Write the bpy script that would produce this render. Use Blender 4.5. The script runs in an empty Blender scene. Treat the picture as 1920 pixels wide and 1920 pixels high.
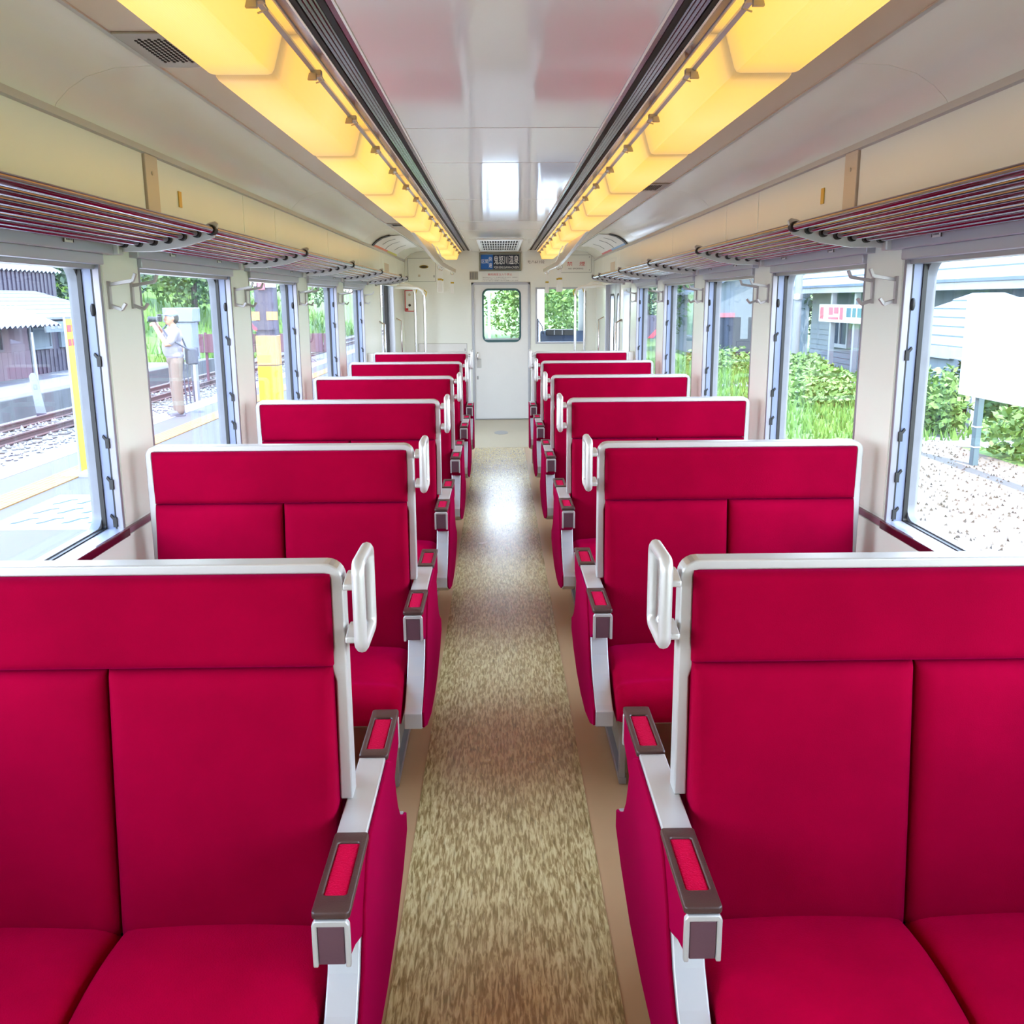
import bpy, bmesh, math, random
from mathutils import Vector, Matrix
random.seed(7)
SC = bpy.context.scene
COL = SC.collection
H = 1.62                      # eye height above the car floor
P = 1.525                     # seat pitch
ROW0 = 1.754                  # centre of the nearest back-to-back bench
YE = 13.2                     # end bulkhead
YB = -2.9                     # rear bulkhead behind the camera

# ------------------------------------------------------------------ camera
PIT, YAW, ROL, FPX = 0.2195, 0.0127, -0.0068, 1775.0
cam_d = bpy.data.cameras.new('camera'); cam = bpy.data.objects.new('camera', cam_d); COL.objects.link(cam)
fwd = Vector((math.sin(YAW)*math.cos(PIT), math.cos(YAW)*math.cos(PIT), -math.sin(PIT)))
rgt = Vector((math.cos(YAW), -math.sin(YAW), 0)); up = rgt.cross(fwd)
r2 = rgt*math.cos(ROL) + up*math.sin(ROL); u2 = -rgt*math.sin(ROL) + up*math.cos(ROL)
m = Matrix((r2, u2, -fwd)).transposed().to_4x4(); m.translation = Vector((-0.0216, 0, H))
cam.matrix_world = m
cam_d.sensor_width = 36.0; cam_d.sensor_fit = 'HORIZONTAL'; cam_d.lens = 36.0*FPX/1920.0
cam_d.clip_start = 0.02; cam_d.clip_end = 600
SC.camera = cam

# ------------------------------------------------------------------ sky, sun, exposure
W = bpy.data.worlds.new('sky'); SC.world = W; W.use_nodes = True
nt = W.node_tree; nt.nodes.clear()
wo = nt.nodes.new('ShaderNodeOutputWorld'); bg = nt.nodes.new('ShaderNodeBackground')
tc = nt.nodes.new('ShaderNodeTexCoord'); sp = nt.nodes.new('ShaderNodeSeparateXYZ'); cr = nt.nodes.new('ShaderNodeValToRGB')
nt.links.new(tc.outputs['Generated'], sp.inputs[0]); nt.links.new(sp.outputs['Z'], cr.inputs[0])
cr.color_ramp.elements[0].position = 0.0; cr.color_ramp.elements[0].color = (0.95, 0.97, 1.0, 1)
cr.color_ramp.elements[1].position = 1.0; cr.color_ramp.elements[1].color = (0.20, 0.38, 0.78, 1)
q_ = cr.color_ramp.elements.new(0.3); q_.color = (0.70, 0.84, 1.0, 1)
nt.links.new(cr.outputs[0], bg.inputs[0]); nt.links.new(bg.outputs[0], wo.inputs[0])
bg.inputs[1].default_value = 5.0
sun_d = bpy.data.lights.new('sun', 'SUN'); sun = bpy.data.objects.new('sun', sun_d); COL.objects.link(sun)
sun_d.energy = 5.4; sun_d.angle = 0.01; sun_d.color = (1.0, 0.95, 0.86)
sun.rotation_euler = Vector((-0.10, 0.42, -1.0)).to_track_quat('-Z', 'Y').to_euler()
sun.location = (0, 0, 20)
VS = SC.view_settings
VS.view_transform = 'Standard'; VS.look = 'None'; VS.gamma = 1.0; VS.use_curve_mapping = False
VS.exposure = 1.6
SC.cycles.max_bounces = 8; SC.cycles.diffuse_bounces = 4; SC.cycles.glossy_bounces = 3; SC.cycles.use_adaptive_sampling = True; SC.cycles.adaptive_threshold = 0.03; SC.cycles.transparent_max_bounces = 12

# ------------------------------------------------------------------ helpers
def lin(c): return tuple(((v/255.0)/12.92 if v/255.0 <= 0.04045 else ((v/255.0+0.055)/1.055)**2.4) for v in c)
def pmat(name, rgb, rough=0.5, metal=0.0, bump=0.0, bscale=50.0, var=0.0, vscale=6.0, sheen=0.0, sheen_tint=None, coat=0.0, spec=0.5, stretch=None, wave=None):
    mt = bpy.data.materials.new(name); mt.use_nodes = True
    n = mt.node_tree.nodes; l = mt.node_tree.links; b = n['Principled BSDF']
    c = lin(rgb) + (1,)
    b.inputs['Base Color'].default_value = c; b.inputs['Roughness'].default_value = rough
    b.inputs['Metallic'].default_value = metal; b.inputs['Specular IOR Level'].default_value = spec
    if coat: b.inputs['Coat Weight'].default_value = coat; b.inputs['Coat Roughness'].default_value = 0.08
    if sheen:
        b.inputs['Sheen Weight'].default_value = sheen; b.inputs['Sheen Roughness'].default_value = 0.4
        b.inputs['Sheen Tint'].default_value = (sheen_tint or (1, 1, 1)) + (1,)
    t = n.new('ShaderNodeTexCoord'); mp = n.new('ShaderNodeMapping'); l.new(t.outputs['Object'], mp.inputs[0])
    if stretch: mp.inputs['Scale'].default_value = stretch
    if var:
        ns = n.new('ShaderNodeTexNoise'); ns.inputs['Scale'].default_value = vscale; ns.inputs['Detail'].default_value = 5
        l.new(mp.outputs[0], ns.inputs['Vector'])
        mx = n.new('ShaderNodeMix'); mx.data_type = 'RGBA'
        mx.inputs['A'].default_value = tuple(v*(1-var) for v in c[:3]) + (1,)
        mx.inputs['B'].default_value = tuple(min(1, v*(1+var)) for v in c[:3]) + (1,)
        l.new(ns.outputs['Fac'], mx.inputs['Factor']); l.new(mx.outputs['Result'], b.inputs['Base Color'])
    if bump:
        nb = n.new('ShaderNodeTexNoise'); nb.inputs['Scale'].default_value = bscale; nb.inputs['Detail'].default_value = 4
        l.new(mp.outputs[0], nb.inputs['Vector'])
        bp = n.new('ShaderNodeBump'); bp.inputs['Strength'].default_value = bump; bp.inputs['Distance'].default_value = 0.01
        l.new(nb.outputs['Fac'], bp.inputs['Height']); l.new(bp.outputs[0], b.inputs['Normal'])
    if wave:   # (direction axis, scale, strength)
        wv = n.new('ShaderNodeTexWave'); wv.bands_direction = wave[0]; wv.inputs['Scale'].default_value = wave[1]
        l.new(t.outputs['Object'], wv.inputs['Vector'])
        bp = n.new('ShaderNodeBump'); bp.inputs['Strength'].default_value = wave[2]; bp.inputs['Distance'].default_value = 0.02
        l.new(wv.outputs['Fac'], bp.inputs['Height']); l.new(bp.outputs[0], b.inputs['Normal'])
    return mt
M = {}
M['wall'] = pmat('cream_laminate', (230, 238, 230), 0.22, bump=0.03, bscale=3.5, var=0.03, vscale=2)
M['cove'] = pmat('cream_cove_laminate', (242, 246, 234), 0.14, bump=0.03, bscale=2.5, var=0.03, vscale=2)
M['ceil'] = pmat('glossy_ceiling_panel', (226, 224, 218), 0.075, bump=0.03, bscale=1.6)
M['endwall'] = pmat('end_bulkhead_paint', (234, 237, 231), 0.35, var=0.02)
M['doorleaf'] = pmat('pale_door_paint', (228, 228, 228), 0.3, var=0.02)
M['alu'] = pmat('anodised_aluminium', (192, 192, 190), 0.36, metal=0.35, bump=0.02, bscale=120)
M['alu2'] = pmat('brushed_window_aluminium', (182, 186, 196), 0.34, metal=0.45, bump=0.03, bscale=60)
M['jamb'] = pmat('blue_grey_window_track', (112, 122, 148), 0.4, metal=0.3)
M['hookgrey'] = pmat('cast_hook_grey', (176, 176, 178), 0.4, metal=0.15)
M['rack_tube'] = pmat('rack_tube_steel', (130, 120, 132), 0.13, metal=1.0)
M['jambtrim'] = pmat('satin_jamb_trim', (140, 139, 150), 0.35, metal=0.3)
M['chrome'] = pmat('polished_steel', (205, 203, 206), 0.14, metal=1.0)
M['steel'] = pmat('dull_steel', (165, 165, 166), 0.35, metal=0.7, var=0.08)
M['frame_grey'] = pmat('worn_grey_window_frame', (108, 111, 118), 0.5, metal=0.2, var=0.15, vscale=15)
M['black'] = pmat('black_rubber', (14, 14, 16), 0.5)
M['slot'] = pmat('dark_air_slot', (8, 8, 9), 0.8)
M['maroon'] = pmat('maroon_gloss', (74, 16, 36), 0.16)
M['mauve'] = pmat('mauve_trim', (128, 96, 112), 0.35)
M['brown'] = pmat('brown_arm_moulding', (68, 46, 43), 0.38, bump=0.08, bscale=300)
M['plum'] = pmat('plum_end_insert', (92, 62, 72), 0.4, bump=0.06, bscale=250)
M['velvet'] = pmat('crimson_velvet', (134, 0, 38), 0.85, bump=0.12, bscale=420, var=0.22, vscale=6, sheen=0.22, sheen_tint=(0.9, 0.0, 0.25), spec=0.02)
M['velvet_side'] = pmat('crimson_moquette_side', (138, 0, 44), 0.85, bump=0.1, bscale=420, var=0.08, vscale=20, sheen=0.4, sheen_tint=(0.95, 0.0, 0.3), spec=0.02)
M['velvet_lit'] = pmat('crimson_velvet_lit', (160, 0, 42), 0.85, bump=0.25, bscale=300, var=0.25, vscale=7, sheen=0.25, sheen_tint=(0.95, 0.0, 0.22), spec=0.02)  # same velvet, lightened to paint in the daylight on the seat tops
M['pad'] = pmat('bright_red_plush', (186, 2, 48), 0.9, bump=0.5, bscale=260, var=0.16, vscale=160, sheen=0.3, sheen_tint=(1, 0.05, 0.25), spec=0.03)
M['border'] = pmat('tan_floor_border', (190, 152, 108), 0.32, var=0.06, vscale=8)
M['vestfloor'] = pmat('reflection_grey_linoleum', (184, 170, 138), 0.3, var=0.08, vscale=60)  # greyed: reflection on the far floor is put into this colour
M['heater'] = pmat('khaki_heater_cover', (150, 140, 118), 0.5)
M['brass'] = pmat('brass_lock', (190, 160, 60), 0.3, metal=0.7)
M['white'] = pmat('white_plastic', (236, 236, 232), 0.4)
M['paper'] = pmat('printed_paper', (232, 232, 228), 0.5)
M['ink_red'] = pmat('red_ink', (205, 40, 50), 0.6)
M['ink_grey'] = pmat('grey_ink', (110, 110, 112), 0.6)
M['ink_dark'] = pmat('dark_ink', (52, 46, 40), 0.6)
M['blue'] = pmat('blue_sign_panel', (28, 100, 180), 0.4)
M['navy'] = pmat('navy_sign_panel', (34, 44, 62), 0.4)
M['orange_st'] = pmat('orange_strip', (226, 130, 100), 0.5)
M['lime_st'] = pmat('lime_strip', (200, 200, 80), 0.5)
M['red_st'] = pmat('coral_strip', (205, 100, 100), 0.5)
M['blue_st'] = pmat('blue_strip', (120, 160, 205), 0.5)
M['teal'] = pmat('teal_rubber', (60, 96, 104), 0.5)
M['sign_grey'] = pmat('grey_sign_frame', (132, 132, 118), 0.4, metal=0.3)
M['ceil_strip'] = pmat('beige_ceiling_strip', (205, 192, 172), 0.25, bump=0.02, bscale=3)
M['grille'] = pmat('perforated_plate', (168, 164, 150), 0.5, metal=0.3)
M['lampside'] = pmat('cream_lamp_trough', (230, 215, 160), 0.4)

def glass_mat():
    mt = bpy.data.materials.new('window_glass'); mt.use_nodes = True
    n = mt.node_tree.nodes; l = mt.node_tree.links; n.clear()
    o = n.new('ShaderNodeOutputMaterial'); mx = n.new('ShaderNodeMixShader'); tr = n.new('ShaderNodeBsdfTransparent'); gl = n.new('ShaderNodeBsdfGlossy')
    lw = n.new('ShaderNodeLayerWeight'); lw.inputs['Blend'].default_value = 0.5
    pw = n.new('ShaderNodeMath'); pw.operation = 'POWER'; pw.inputs[1].default_value = 5.0; l.new(lw.outputs['Facing'], pw.inputs[0])
    ma = n.new('ShaderNodeMath'); ma.operation = 'MULTIPLY_ADD'; ma.inputs[1].default_value = 0.6; ma.inputs[2].default_value = 0.035; l.new(pw.outputs[0], ma.inputs[0])
    tr.inputs[0].default_value = (0.96, 0.975, 0.985, 1); gl.inputs['Roughness'].default_value = 0.01
    l.new(ma.outputs[0], mx.inputs[0]); l.new(tr.outputs[0], mx.inputs[1]); l.new(gl.outputs[0], mx.inputs[2]); l.new(mx.outputs[0], o.inputs[0])
    return mt
M['glass'] = glass_mat()

def lamp_mat():
    mt = bpy.data.materials.new('yellowed_lamp_diffuser'); mt.use_nodes = True
    n = mt.node_tree.nodes; l = mt.node_tree.links; b = n['Principled BSDF']
    b.inputs['Base Color'].default_value = lin((190, 150, 84)) + (1,); b.inputs['Roughness'].default_value = 0.45
    t = n.new('ShaderNodeTexCoord'); s = n.new('ShaderNodeSeparateXYZ'); l.new(t.outputs['Generated'], s.inputs[0])
    # tube is short of both ends, so the diffuser glows less there
    cr = n.new('ShaderNodeValToRGB'); e = cr.color_ramp.elements
    e[0].position = 0.0; e[0].color = (0.20, 0.15, 0.07, 1); e[1].position = 1.0; e[1].color = (0.18, 0.13, 0.06, 1)
    for p, c in ((0.035, (0.60, 0.36, 0.085)), (0.11, (0.82, 0.44, 0.075)), (0.5, (0.84, 0.50, 0.125)), (0.89, (0.82, 0.41, 0.06)), (0.965, (0.55, 0.32, 0.08))):
        q = e.new(p); q.color = c + (1,)
    l.new(s.outputs['Y'], cr.inputs[0])
    oi = n.new('ShaderNodeObjectInfo')
    hs = n.new('ShaderNodeHueSaturation'); mr = n.new('ShaderNodeMapRange')
    mr.inputs['To Min'].default_value = 0.488; mr.inputs['To Max'].default_value = 0.506; l.new(oi.outputs['Random'], mr.inputs[0]); l.new(mr.outputs[0], hs.inputs['Hue'])
    l.new(cr.outputs[0], hs.inputs['Color'])
    l.new(hs.outputs[0], b.inputs['Emission Color']); b.inputs['Emission Strength'].default_value = 0.47
    wv = n.new('ShaderNodeTexWave'); wv.bands_direction = 'X'; wv.inputs['Scale'].default_value = 60
    l.new(t.outputs['Object'], wv.inputs['Vector']); bp = n.new('ShaderNodeBump'); bp.inputs['Strength'].default_value = 0.15; l.new(wv.outputs['Fac'], bp.inputs['Height']); l.new(bp.outputs[0], b.inputs['Normal'])
    return mt
M['lamp'] = lamp_mat()

def floor_mat():
    mt = bpy.data.materials.new('streaked_brown_linoleum'); mt.use_nodes = True
    n = mt.node_tree.nodes; l = mt.node_tree.links; b = n['Principled BSDF']
    t = n.new('ShaderNodeTexCoord'); mp = n.new('ShaderNodeMapping'); l.new(t.outputs['Object'], mp.inputs[0]); mp.inputs['Scale'].default_value = (1, 0.14, 1)
    ns = n.new('ShaderNodeTexNoise'); ns.inputs['Scale'].default_value = 130; ns.inputs['Detail'].default_value = 4; ns.inputs['Roughness'].default_value = 0.55; ns.inputs['Distortion'].default_value = 0.6; l.new(mp.outputs[0], ns.inputs['Vector'])
    cr = n.new('ShaderNodeValToRGB'); e = cr.color_ramp.elements
    e[0].position = 0.36; e[0].color = lin((140, 118, 70)) + (1,); e[1].position = 0.68; e[1].color = lin((222, 206, 150)) + (1,)
    q = e.new(0.47); q.color = lin((170, 146, 94)) + (1,); q = e.new(0.54); q.color = lin((200, 178, 122)) + (1,)
    l.new(ns.outputs['Fac'], cr.inputs[0])
    vo = n.new('ShaderNodeTexVoronoi'); vo.inputs['Scale'].default_value = 60; l.new(mp.outputs[0], vo.inputs['Vector'])
    c2 = n.new('ShaderNodeValToRGB'); c2.color_ramp.elements[0].position = 0.1; c2.color_ramp.elements[0].color = (0.62, 0.60, 0.58, 1); c2.color_ramp.elements[1].position = 0.26; c2.color_ramp.elements[1].color = (1, 1, 1, 1)
    l.new(vo.outputs['Distance'], c2.inputs[0])
    mx = n.new('ShaderNodeMix'); mx.data_type = 'RGBA'; mx.blend_type = 'MULTIPLY'; mx.inputs['Factor'].default_value = 0.8
    l.new(cr.outputs[0], mx.inputs['A']); l.new(c2.outputs[0], mx.inputs['B']); l.new(mx.outputs['Result'], b.inputs['Base Color'])
    n2 = n.new('ShaderNodeTexNoise'); n2.inputs['Scale'].default_value = 5; l.new(t.outputs['Object'], n2.inputs['Vector'])
    mr = n.new('ShaderNodeMapRange'); mr.inputs['To Min'].default_value = 0.2; mr.inputs['To Max'].default_value = 0.3; l.new(n2.outputs['Fac'], mr.inputs[0]); l.new(mr.outputs[0], b.inputs['Roughness'])
    b.inputs['Coat Weight'].default_value = 0.25; b.inputs['Coat Roughness'].default_value = 0.2
    bp = n.new('ShaderNodeBump'); bp.inputs['Strength'].default_value = 0.05; bp.inputs['Distance'].default_value = 0.003; l.new(ns.outputs['Fac'], bp.inputs['Height']); l.new(bp.outputs[0], b.inputs['Normal'])
    return mt
M['floor'] = floor_mat()

class MB:
    def __init__(s): s.v = []; s.f = []
    def add(s, vs, fs):
        o = len(s.v); s.v += [tuple(p) for p in vs]; s.f += [tuple(i+o for i in f) for f in fs]; return s
    def box(s, x0, x1, y0, y1, z0, z1):
        if x0 > x1: x0, x1 = x1, x0
        if y0 > y1: y0, y1 = y1, y0
        if z0 > z1: z0, z1 = z1, z0
        return s.add([(x0,y0,z0),(x1,y0,z0),(x1,y1,z0),(x0,y1,z0),(x0,y0,z1),(x1,y0,z1),(x1,y1,z1),(x0,y1,z1)],
                     [(0,3,2,1),(4,5,6,7),(0,1,5,4),(1,2,6,5),(2,3,7,6),(3,0,4,7)])
    def prism(s, poly, axis, a, b):
        n = len(poly)
        def pt(p, w): return (w, p[0], p[1]) if axis == 'x' else ((p[0], w, p[1]) if axis == 'y' else (p[0], p[1], w))
        vs = [pt(p, a) for p in poly] + [pt(p, b) for p in poly]
        return s.add(vs, [tuple(range(n)), tuple(range(2*n-1, n-1, -1))] + [(i, (i+1) % n, (i+1) % n + n, i+n) for i in range(n)])
    def loft(s, rings, cap=True, closed=True):
        n = len(rings[0]); vs = [p for r in rings for p in r]; fs = []
        for k in range(len(rings)-1):
            for i in range(n if closed else n-1):
                j = (i+1) % n; fs.append((k*n+i, k*n+j, (k+1)*n+j, (k+1)*n+i))
        if cap and closed: fs += [tuple(range(n)), tuple(range(len(vs)-1, len(vs)-n-1, -1))]
        return s.add(vs, fs)
    def tube(s, pts, r, n=10, caps=True, closed=False):
        pts = [Vector(p) for p in pts]; rings = []; N = len(pts)
        rr = r if isinstance(r, (list, tuple)) else [r]*N
        prev = None
        for i, p in enumerate(pts):
            if closed: d = (pts[(i+1) % N] - pts[i-1]).normalized()
            else: d = (pts[min(i+1, N-1)] - pts[max(i-1, 0)]).normalized()
            if prev is None:
                a = Vector((0, 0, 1)) if abs(d.z) < 0.9 else Vector((1, 0, 0)); u = d.cross(a).normalized()
            else: u = (prev - d*prev.dot(d)).normalized()
            prev = u; w = d.cross(u)
            rings.append([tuple(p + (u*math.cos(2*math.pi*k/n) + w*math.sin(2*math.pi*k/n))*rr[i]) for k in range(n)])
        if closed: rings.append(rings[0]); return s.loft(rings, cap=False)
        return s.loft(rings, cap=caps)
    def ball(s, c, r, nu=10, nv=7):
        r = r if isinstance(r, (tuple, list)) else (r, r, r)
        rings = []
        for j in range(1, nv):
            t = math.pi*j/nv
            rings.append([(c[0]+r[0]*math.sin(t)*math.cos(2*math.pi*i/nu), c[1]+r[1]*math.sin(t)*math.sin(2*math.pi*i/nu), c[2]+r[2]*math.cos(t)) for i in range(nu)])
        return s.loft(rings)
    def mesh(s, bevel=0, seg=2, smooth=False, ang=35):
        bm = bmesh.new(); bv = [bm.verts.new(p) for p in s.v]
        for f in s.f:
            try: bm.faces.new([bv[i] for i in f])
            except ValueError: pass
        bmesh.ops.recalc_face_normals(bm, faces=bm.faces)
        if bevel:
            es = [e for e in bm.edges if len(e.link_faces) == 2 and e.calc_face_angle(0) > math.radians(25)]
            bm.normal_update(); on = [f.normal.copy() for f in bm.faces]
            bmesh.ops.bevel(bm, geom=es, offset=bevel, segments=seg, profile=0.5, affect='EDGES', clamp_overlap=True)
            bm.normal_update()
            if len(on) < 60:
                for f in bm.faces: f.smooth = not any(f.normal.dot(q) > 0.9995 for q in on)
            else:
                for f in bm.faces: f.smooth = True
        me = bpy.data.meshes.new('m'); bm.to_mesh(me); bm.free()
        if smooth:
            for p in me.polygons: p.use_smooth = True
            me.set_sharp_from_angle(angle=math.radians(ang))
        return me
    def build(s, name, mat, parent=None, bevel=0, seg=2, smooth=False, ang=35, loc=None):
        return link(name, s.mesh(bevel, seg, smooth, ang), mat, parent, loc)
def link(name, me, mat, parent=None, loc=None):
    me.name = name
    if not me.materials: me.materials.append(M[mat] if isinstance(mat, str) else mat)
    o = bpy.data.objects.new(name, me); COL.objects.link(o)
    if parent is not None: o.parent = parent
    if loc is not None: o.location = loc
    return o
def tag(o, label=None, cat=None, group=None, kind=None):
    if label: o['label'] = label
    if cat: o['category'] = cat
    if group: o['group'] = group
    if kind: o['kind'] = kind
    return o
def empty(name, loc=(0, 0, 0), **k):
    o = bpy.data.objects.new(name, None); COL.objects.link(o); o.location = loc; o.empty_display_size = 0.1
    return tag(o, **k)
def copy_tree(o, parent=None):
    c = o.copy(); COL.objects.link(c); c.parent = parent
    for ch in o.children: copy_tree(ch, c)
    return c
def rrect(x0, x1, y0, y1, r, n=6):
    out = []
    for cx, cy, a in ((x1-r, y1-r, 0), (x0+r, y1-r, 90), (x0+r, y0+r, 180), (x1-r, y0+r, 270)):
        for i in range(n+1):
            t = math.radians(a+90*i/n); out.append((cx+r*math.cos(t), cy+r*math.sin(t)))
    return out
def ring(mb, outer, inner, axis, a, b):
    n = len(outer)
    def pt(p, w): return (w, p[0], p[1]) if axis == 'x' else ((p[0], w, p[1]) if axis == 'y' else (p[0], p[1], w))
    vs = [pt(p, a) for p in outer]+[pt(p, a) for p in inner]+[pt(p, b) for p in outer]+[pt(p, b) for p in inner]
    fs = []
    for i in range(n):
        j = (i+1) % n
        fs += [(i, j, n+j, n+i), (2*n+i, 3*n+i, 3*n+j, 2*n+j), (i, 2*n+i, 2*n+j, j), (n+i, n+j, 3*n+j, 3*n+i)]
    return mb.add(vs, fs)
_tcache = {}
def text(name, body, mat, parent, x0, x1, z0, z1, y, depth=0.002, flip=None):
    """lettering in the XZ plane at depth y, readable from -Y, fitted into the box; flip maps (u,v,w)->world"""
    cu = bpy.data.curves.new(name, 'FONT'); cu.body = body; cu.extrude = 0.0; cu.resolution_u = 3
    ob = bpy.data.objects.new(name, cu); COL.objects.link(ob)
    dg = bpy.context.evaluated_depsgraph_get(); me = bpy.data.meshes.new_from_object(ob.evaluated_get(dg))
    bpy.data.objects.remove(ob); bpy.data.curves.remove(cu)
    if not me.vertices: return None
    xs = [v.co.x for v in me.vertices]; ys = [v.co.y for v in me.vertices]
    sx = (x1-x0)/max(1e-6, max(xs)-min(xs)); sy = (z1-z0)/max(1e-6, max(ys)-min(ys)); mx, my = min(xs), min(ys)
    for v in me.vertices:
        p = ((v.co.x-mx)*sx + x0, y, (v.co.y-my)*sy + z0)
        v.co = flip(p) if flip else p
    me.materials.clear()
    return link(name, me, mat, parent)

SIDES = ((-1, 'left'), (1, 'right'))
def mir(poly, s): return [(s*a, b) for a, b in poly]

# ================================================================== the car shell
floor = MB().box(-1.43, 1.43, YB, 15.0, -0.12, 0.0).build('floor', 'border'); tag(floor, kind='structure')
MB().box(-0.297, 0.255, YB, 10.6, 0.0, 0.0025).build('centre_strip', 'floor', floor)
MB().box(-1.25, 1.25, 10.605, YE-0.02, 0.0, 0.0025).build('vestibule_sheet', 'vestfloor', floor)
hatch = MB(); hatch.prism([(0.086*math.cos(i*math.pi/12), 11.84+0.17*math.sin(i*math.pi/12)) for i in range(24)], 'z', 0.0025, 0.005); hatch.build('floor_hatch', 'steel', floor)

roof = MB().box(-1.43, 1.43, YB, 15.0, 2.36, 2.42).build('roof_shell', 'steel'); tag(roof, kind='structure')

# ceiling: centre panels, each a piece with dark joints
ceiling = MB().box(-1.31, 1.31, YB, YE, 2.30, 2.36).build('ceiling', 'slot'); tag(ceiling, kind='structure')
seams = [YB, 1.1, 3.85, 4.78, 6.46, 8.2, 9.17, YE]
for a, b in zip(seams[:-1], seams[1:]):
    MB().box(-0.374, 0.374, a+0.007, b-0.007, 2.265, 2.29).build('ceiling_panel', 'ceil', ceiling, bevel=0.002)
cove_prof = [(0.72, 2.275), (0.965, 2.277), (1.10, 2.270), (1.18, 2.248), (1.235, 2.215), (1.272, 2.18), (1.288, 2.15), (1.31, 2.15), (1.31, 2.30), (0.72, 2.30)]
for s, sn in SIDES:
    for a, b in zip([YB, 2.9, 6.05, 9.2], [2.9, 6.05, 9.2, YE]):
        MB().prism(mir(cove_prof, s), 'y', a+0.0015, b-0.0015).build('cove_panel', 'cove', ceiling, smooth=True, ang=40)
    # flat strip beside the lamp and its trim bead
    MB().box(s*0.735, s*0.955, YB, YE, 2.262, 2.274).build('lamp_side_strip', 'ceil_strip', ceiling)
    MB().prism(mir([(0.955, 2.275), (0.955, 2.258), (0.975, 2.262), (0.978, 2.275)], s), 'y', YB, YE).build('strip_bead', 'alu', ceiling, smooth=True)
# grilles in the strip
def strip_grille(s, y0, y1):
    g = MB().box(s*0.80, s*0.953, y0, y1, 2.256, 2.262).build('speaker_plate', 'grille', ceiling, bevel=0.002)
    hb = MB()
    for i in range(12):
        for j in range(8):
            x = 0.83+0.012*j; y = y0+0.05+(y1-y0-0.1)*(i+0.5*(j % 2))/12.5
            hb.prism([(s*(x+0.004*math.cos(k*math.pi/3)), y+0.008*math.sin(k*math.pi/3)) for k in range(6)], 'z', 2.2545, 2.2561)
    h = hb.build('perforation', 'slot', g); tag(h, kind='stuff')
strip_grille(-1, 2.50, 2.84); strip_grille(1, 5.6, 5.95); strip_grille(-1, 8.3, 8.6)

# line diffuser (maroon air outlet) either side of the centre panels
n_tr = 0
def trim(label=None):
    global n_tr; n_tr += 1
    return empty('trim_%d' % n_tr, kind='structure', label=label)
for s, sn in SIDES:
    t = trim('maroon and black air outlet strip along the %s of the ceiling' % sn)
    def strip(nm, x0, x1, z0, z1, mt): MB().box(s*x0, s*x1, YB, YE-0.35, z0, z1).build(nm, mt, t)
    strip('edge_bead', 0.374, 0.380, 2.262, 2.29, 'white')
    strip('maroon_strip', 0.380, 0.398, 2.268, 2.29, 'maroon')
    strip('air_slot', 0.398, 0.414, 2.2655, 2.29, 'slot')
    for k in range(4): MB().prism(mir([(0.413+k*0.0118, 2.29), (0.413+k*0.0118, 2.270), (0.419+k*0.0118, 2.264), (0.4245+k*0.0118, 2.270), (0.4245+k*0.0118, 2.29)], s), 'y', YB, YE-0.35).build('maroon_rib', 'maroon', t, smooth=True)
    strip('air_slot', 0.459, 0.473, 2.2640, 2.29, 'slot')
    strip('edge_bead', 0.473, 0.478, 2.262, 2.29, 'white')
    strip('maroon_strip', 0.478, 0.503, 2.266, 2.29, 'maroon')
    strip('lamp_trough', 0.503, 0.508, 2.262, 2.29, 'alu')
    strip('lamp_back', 0.535, 0.735, 2.27, 2.29, 'lampside')

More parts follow.
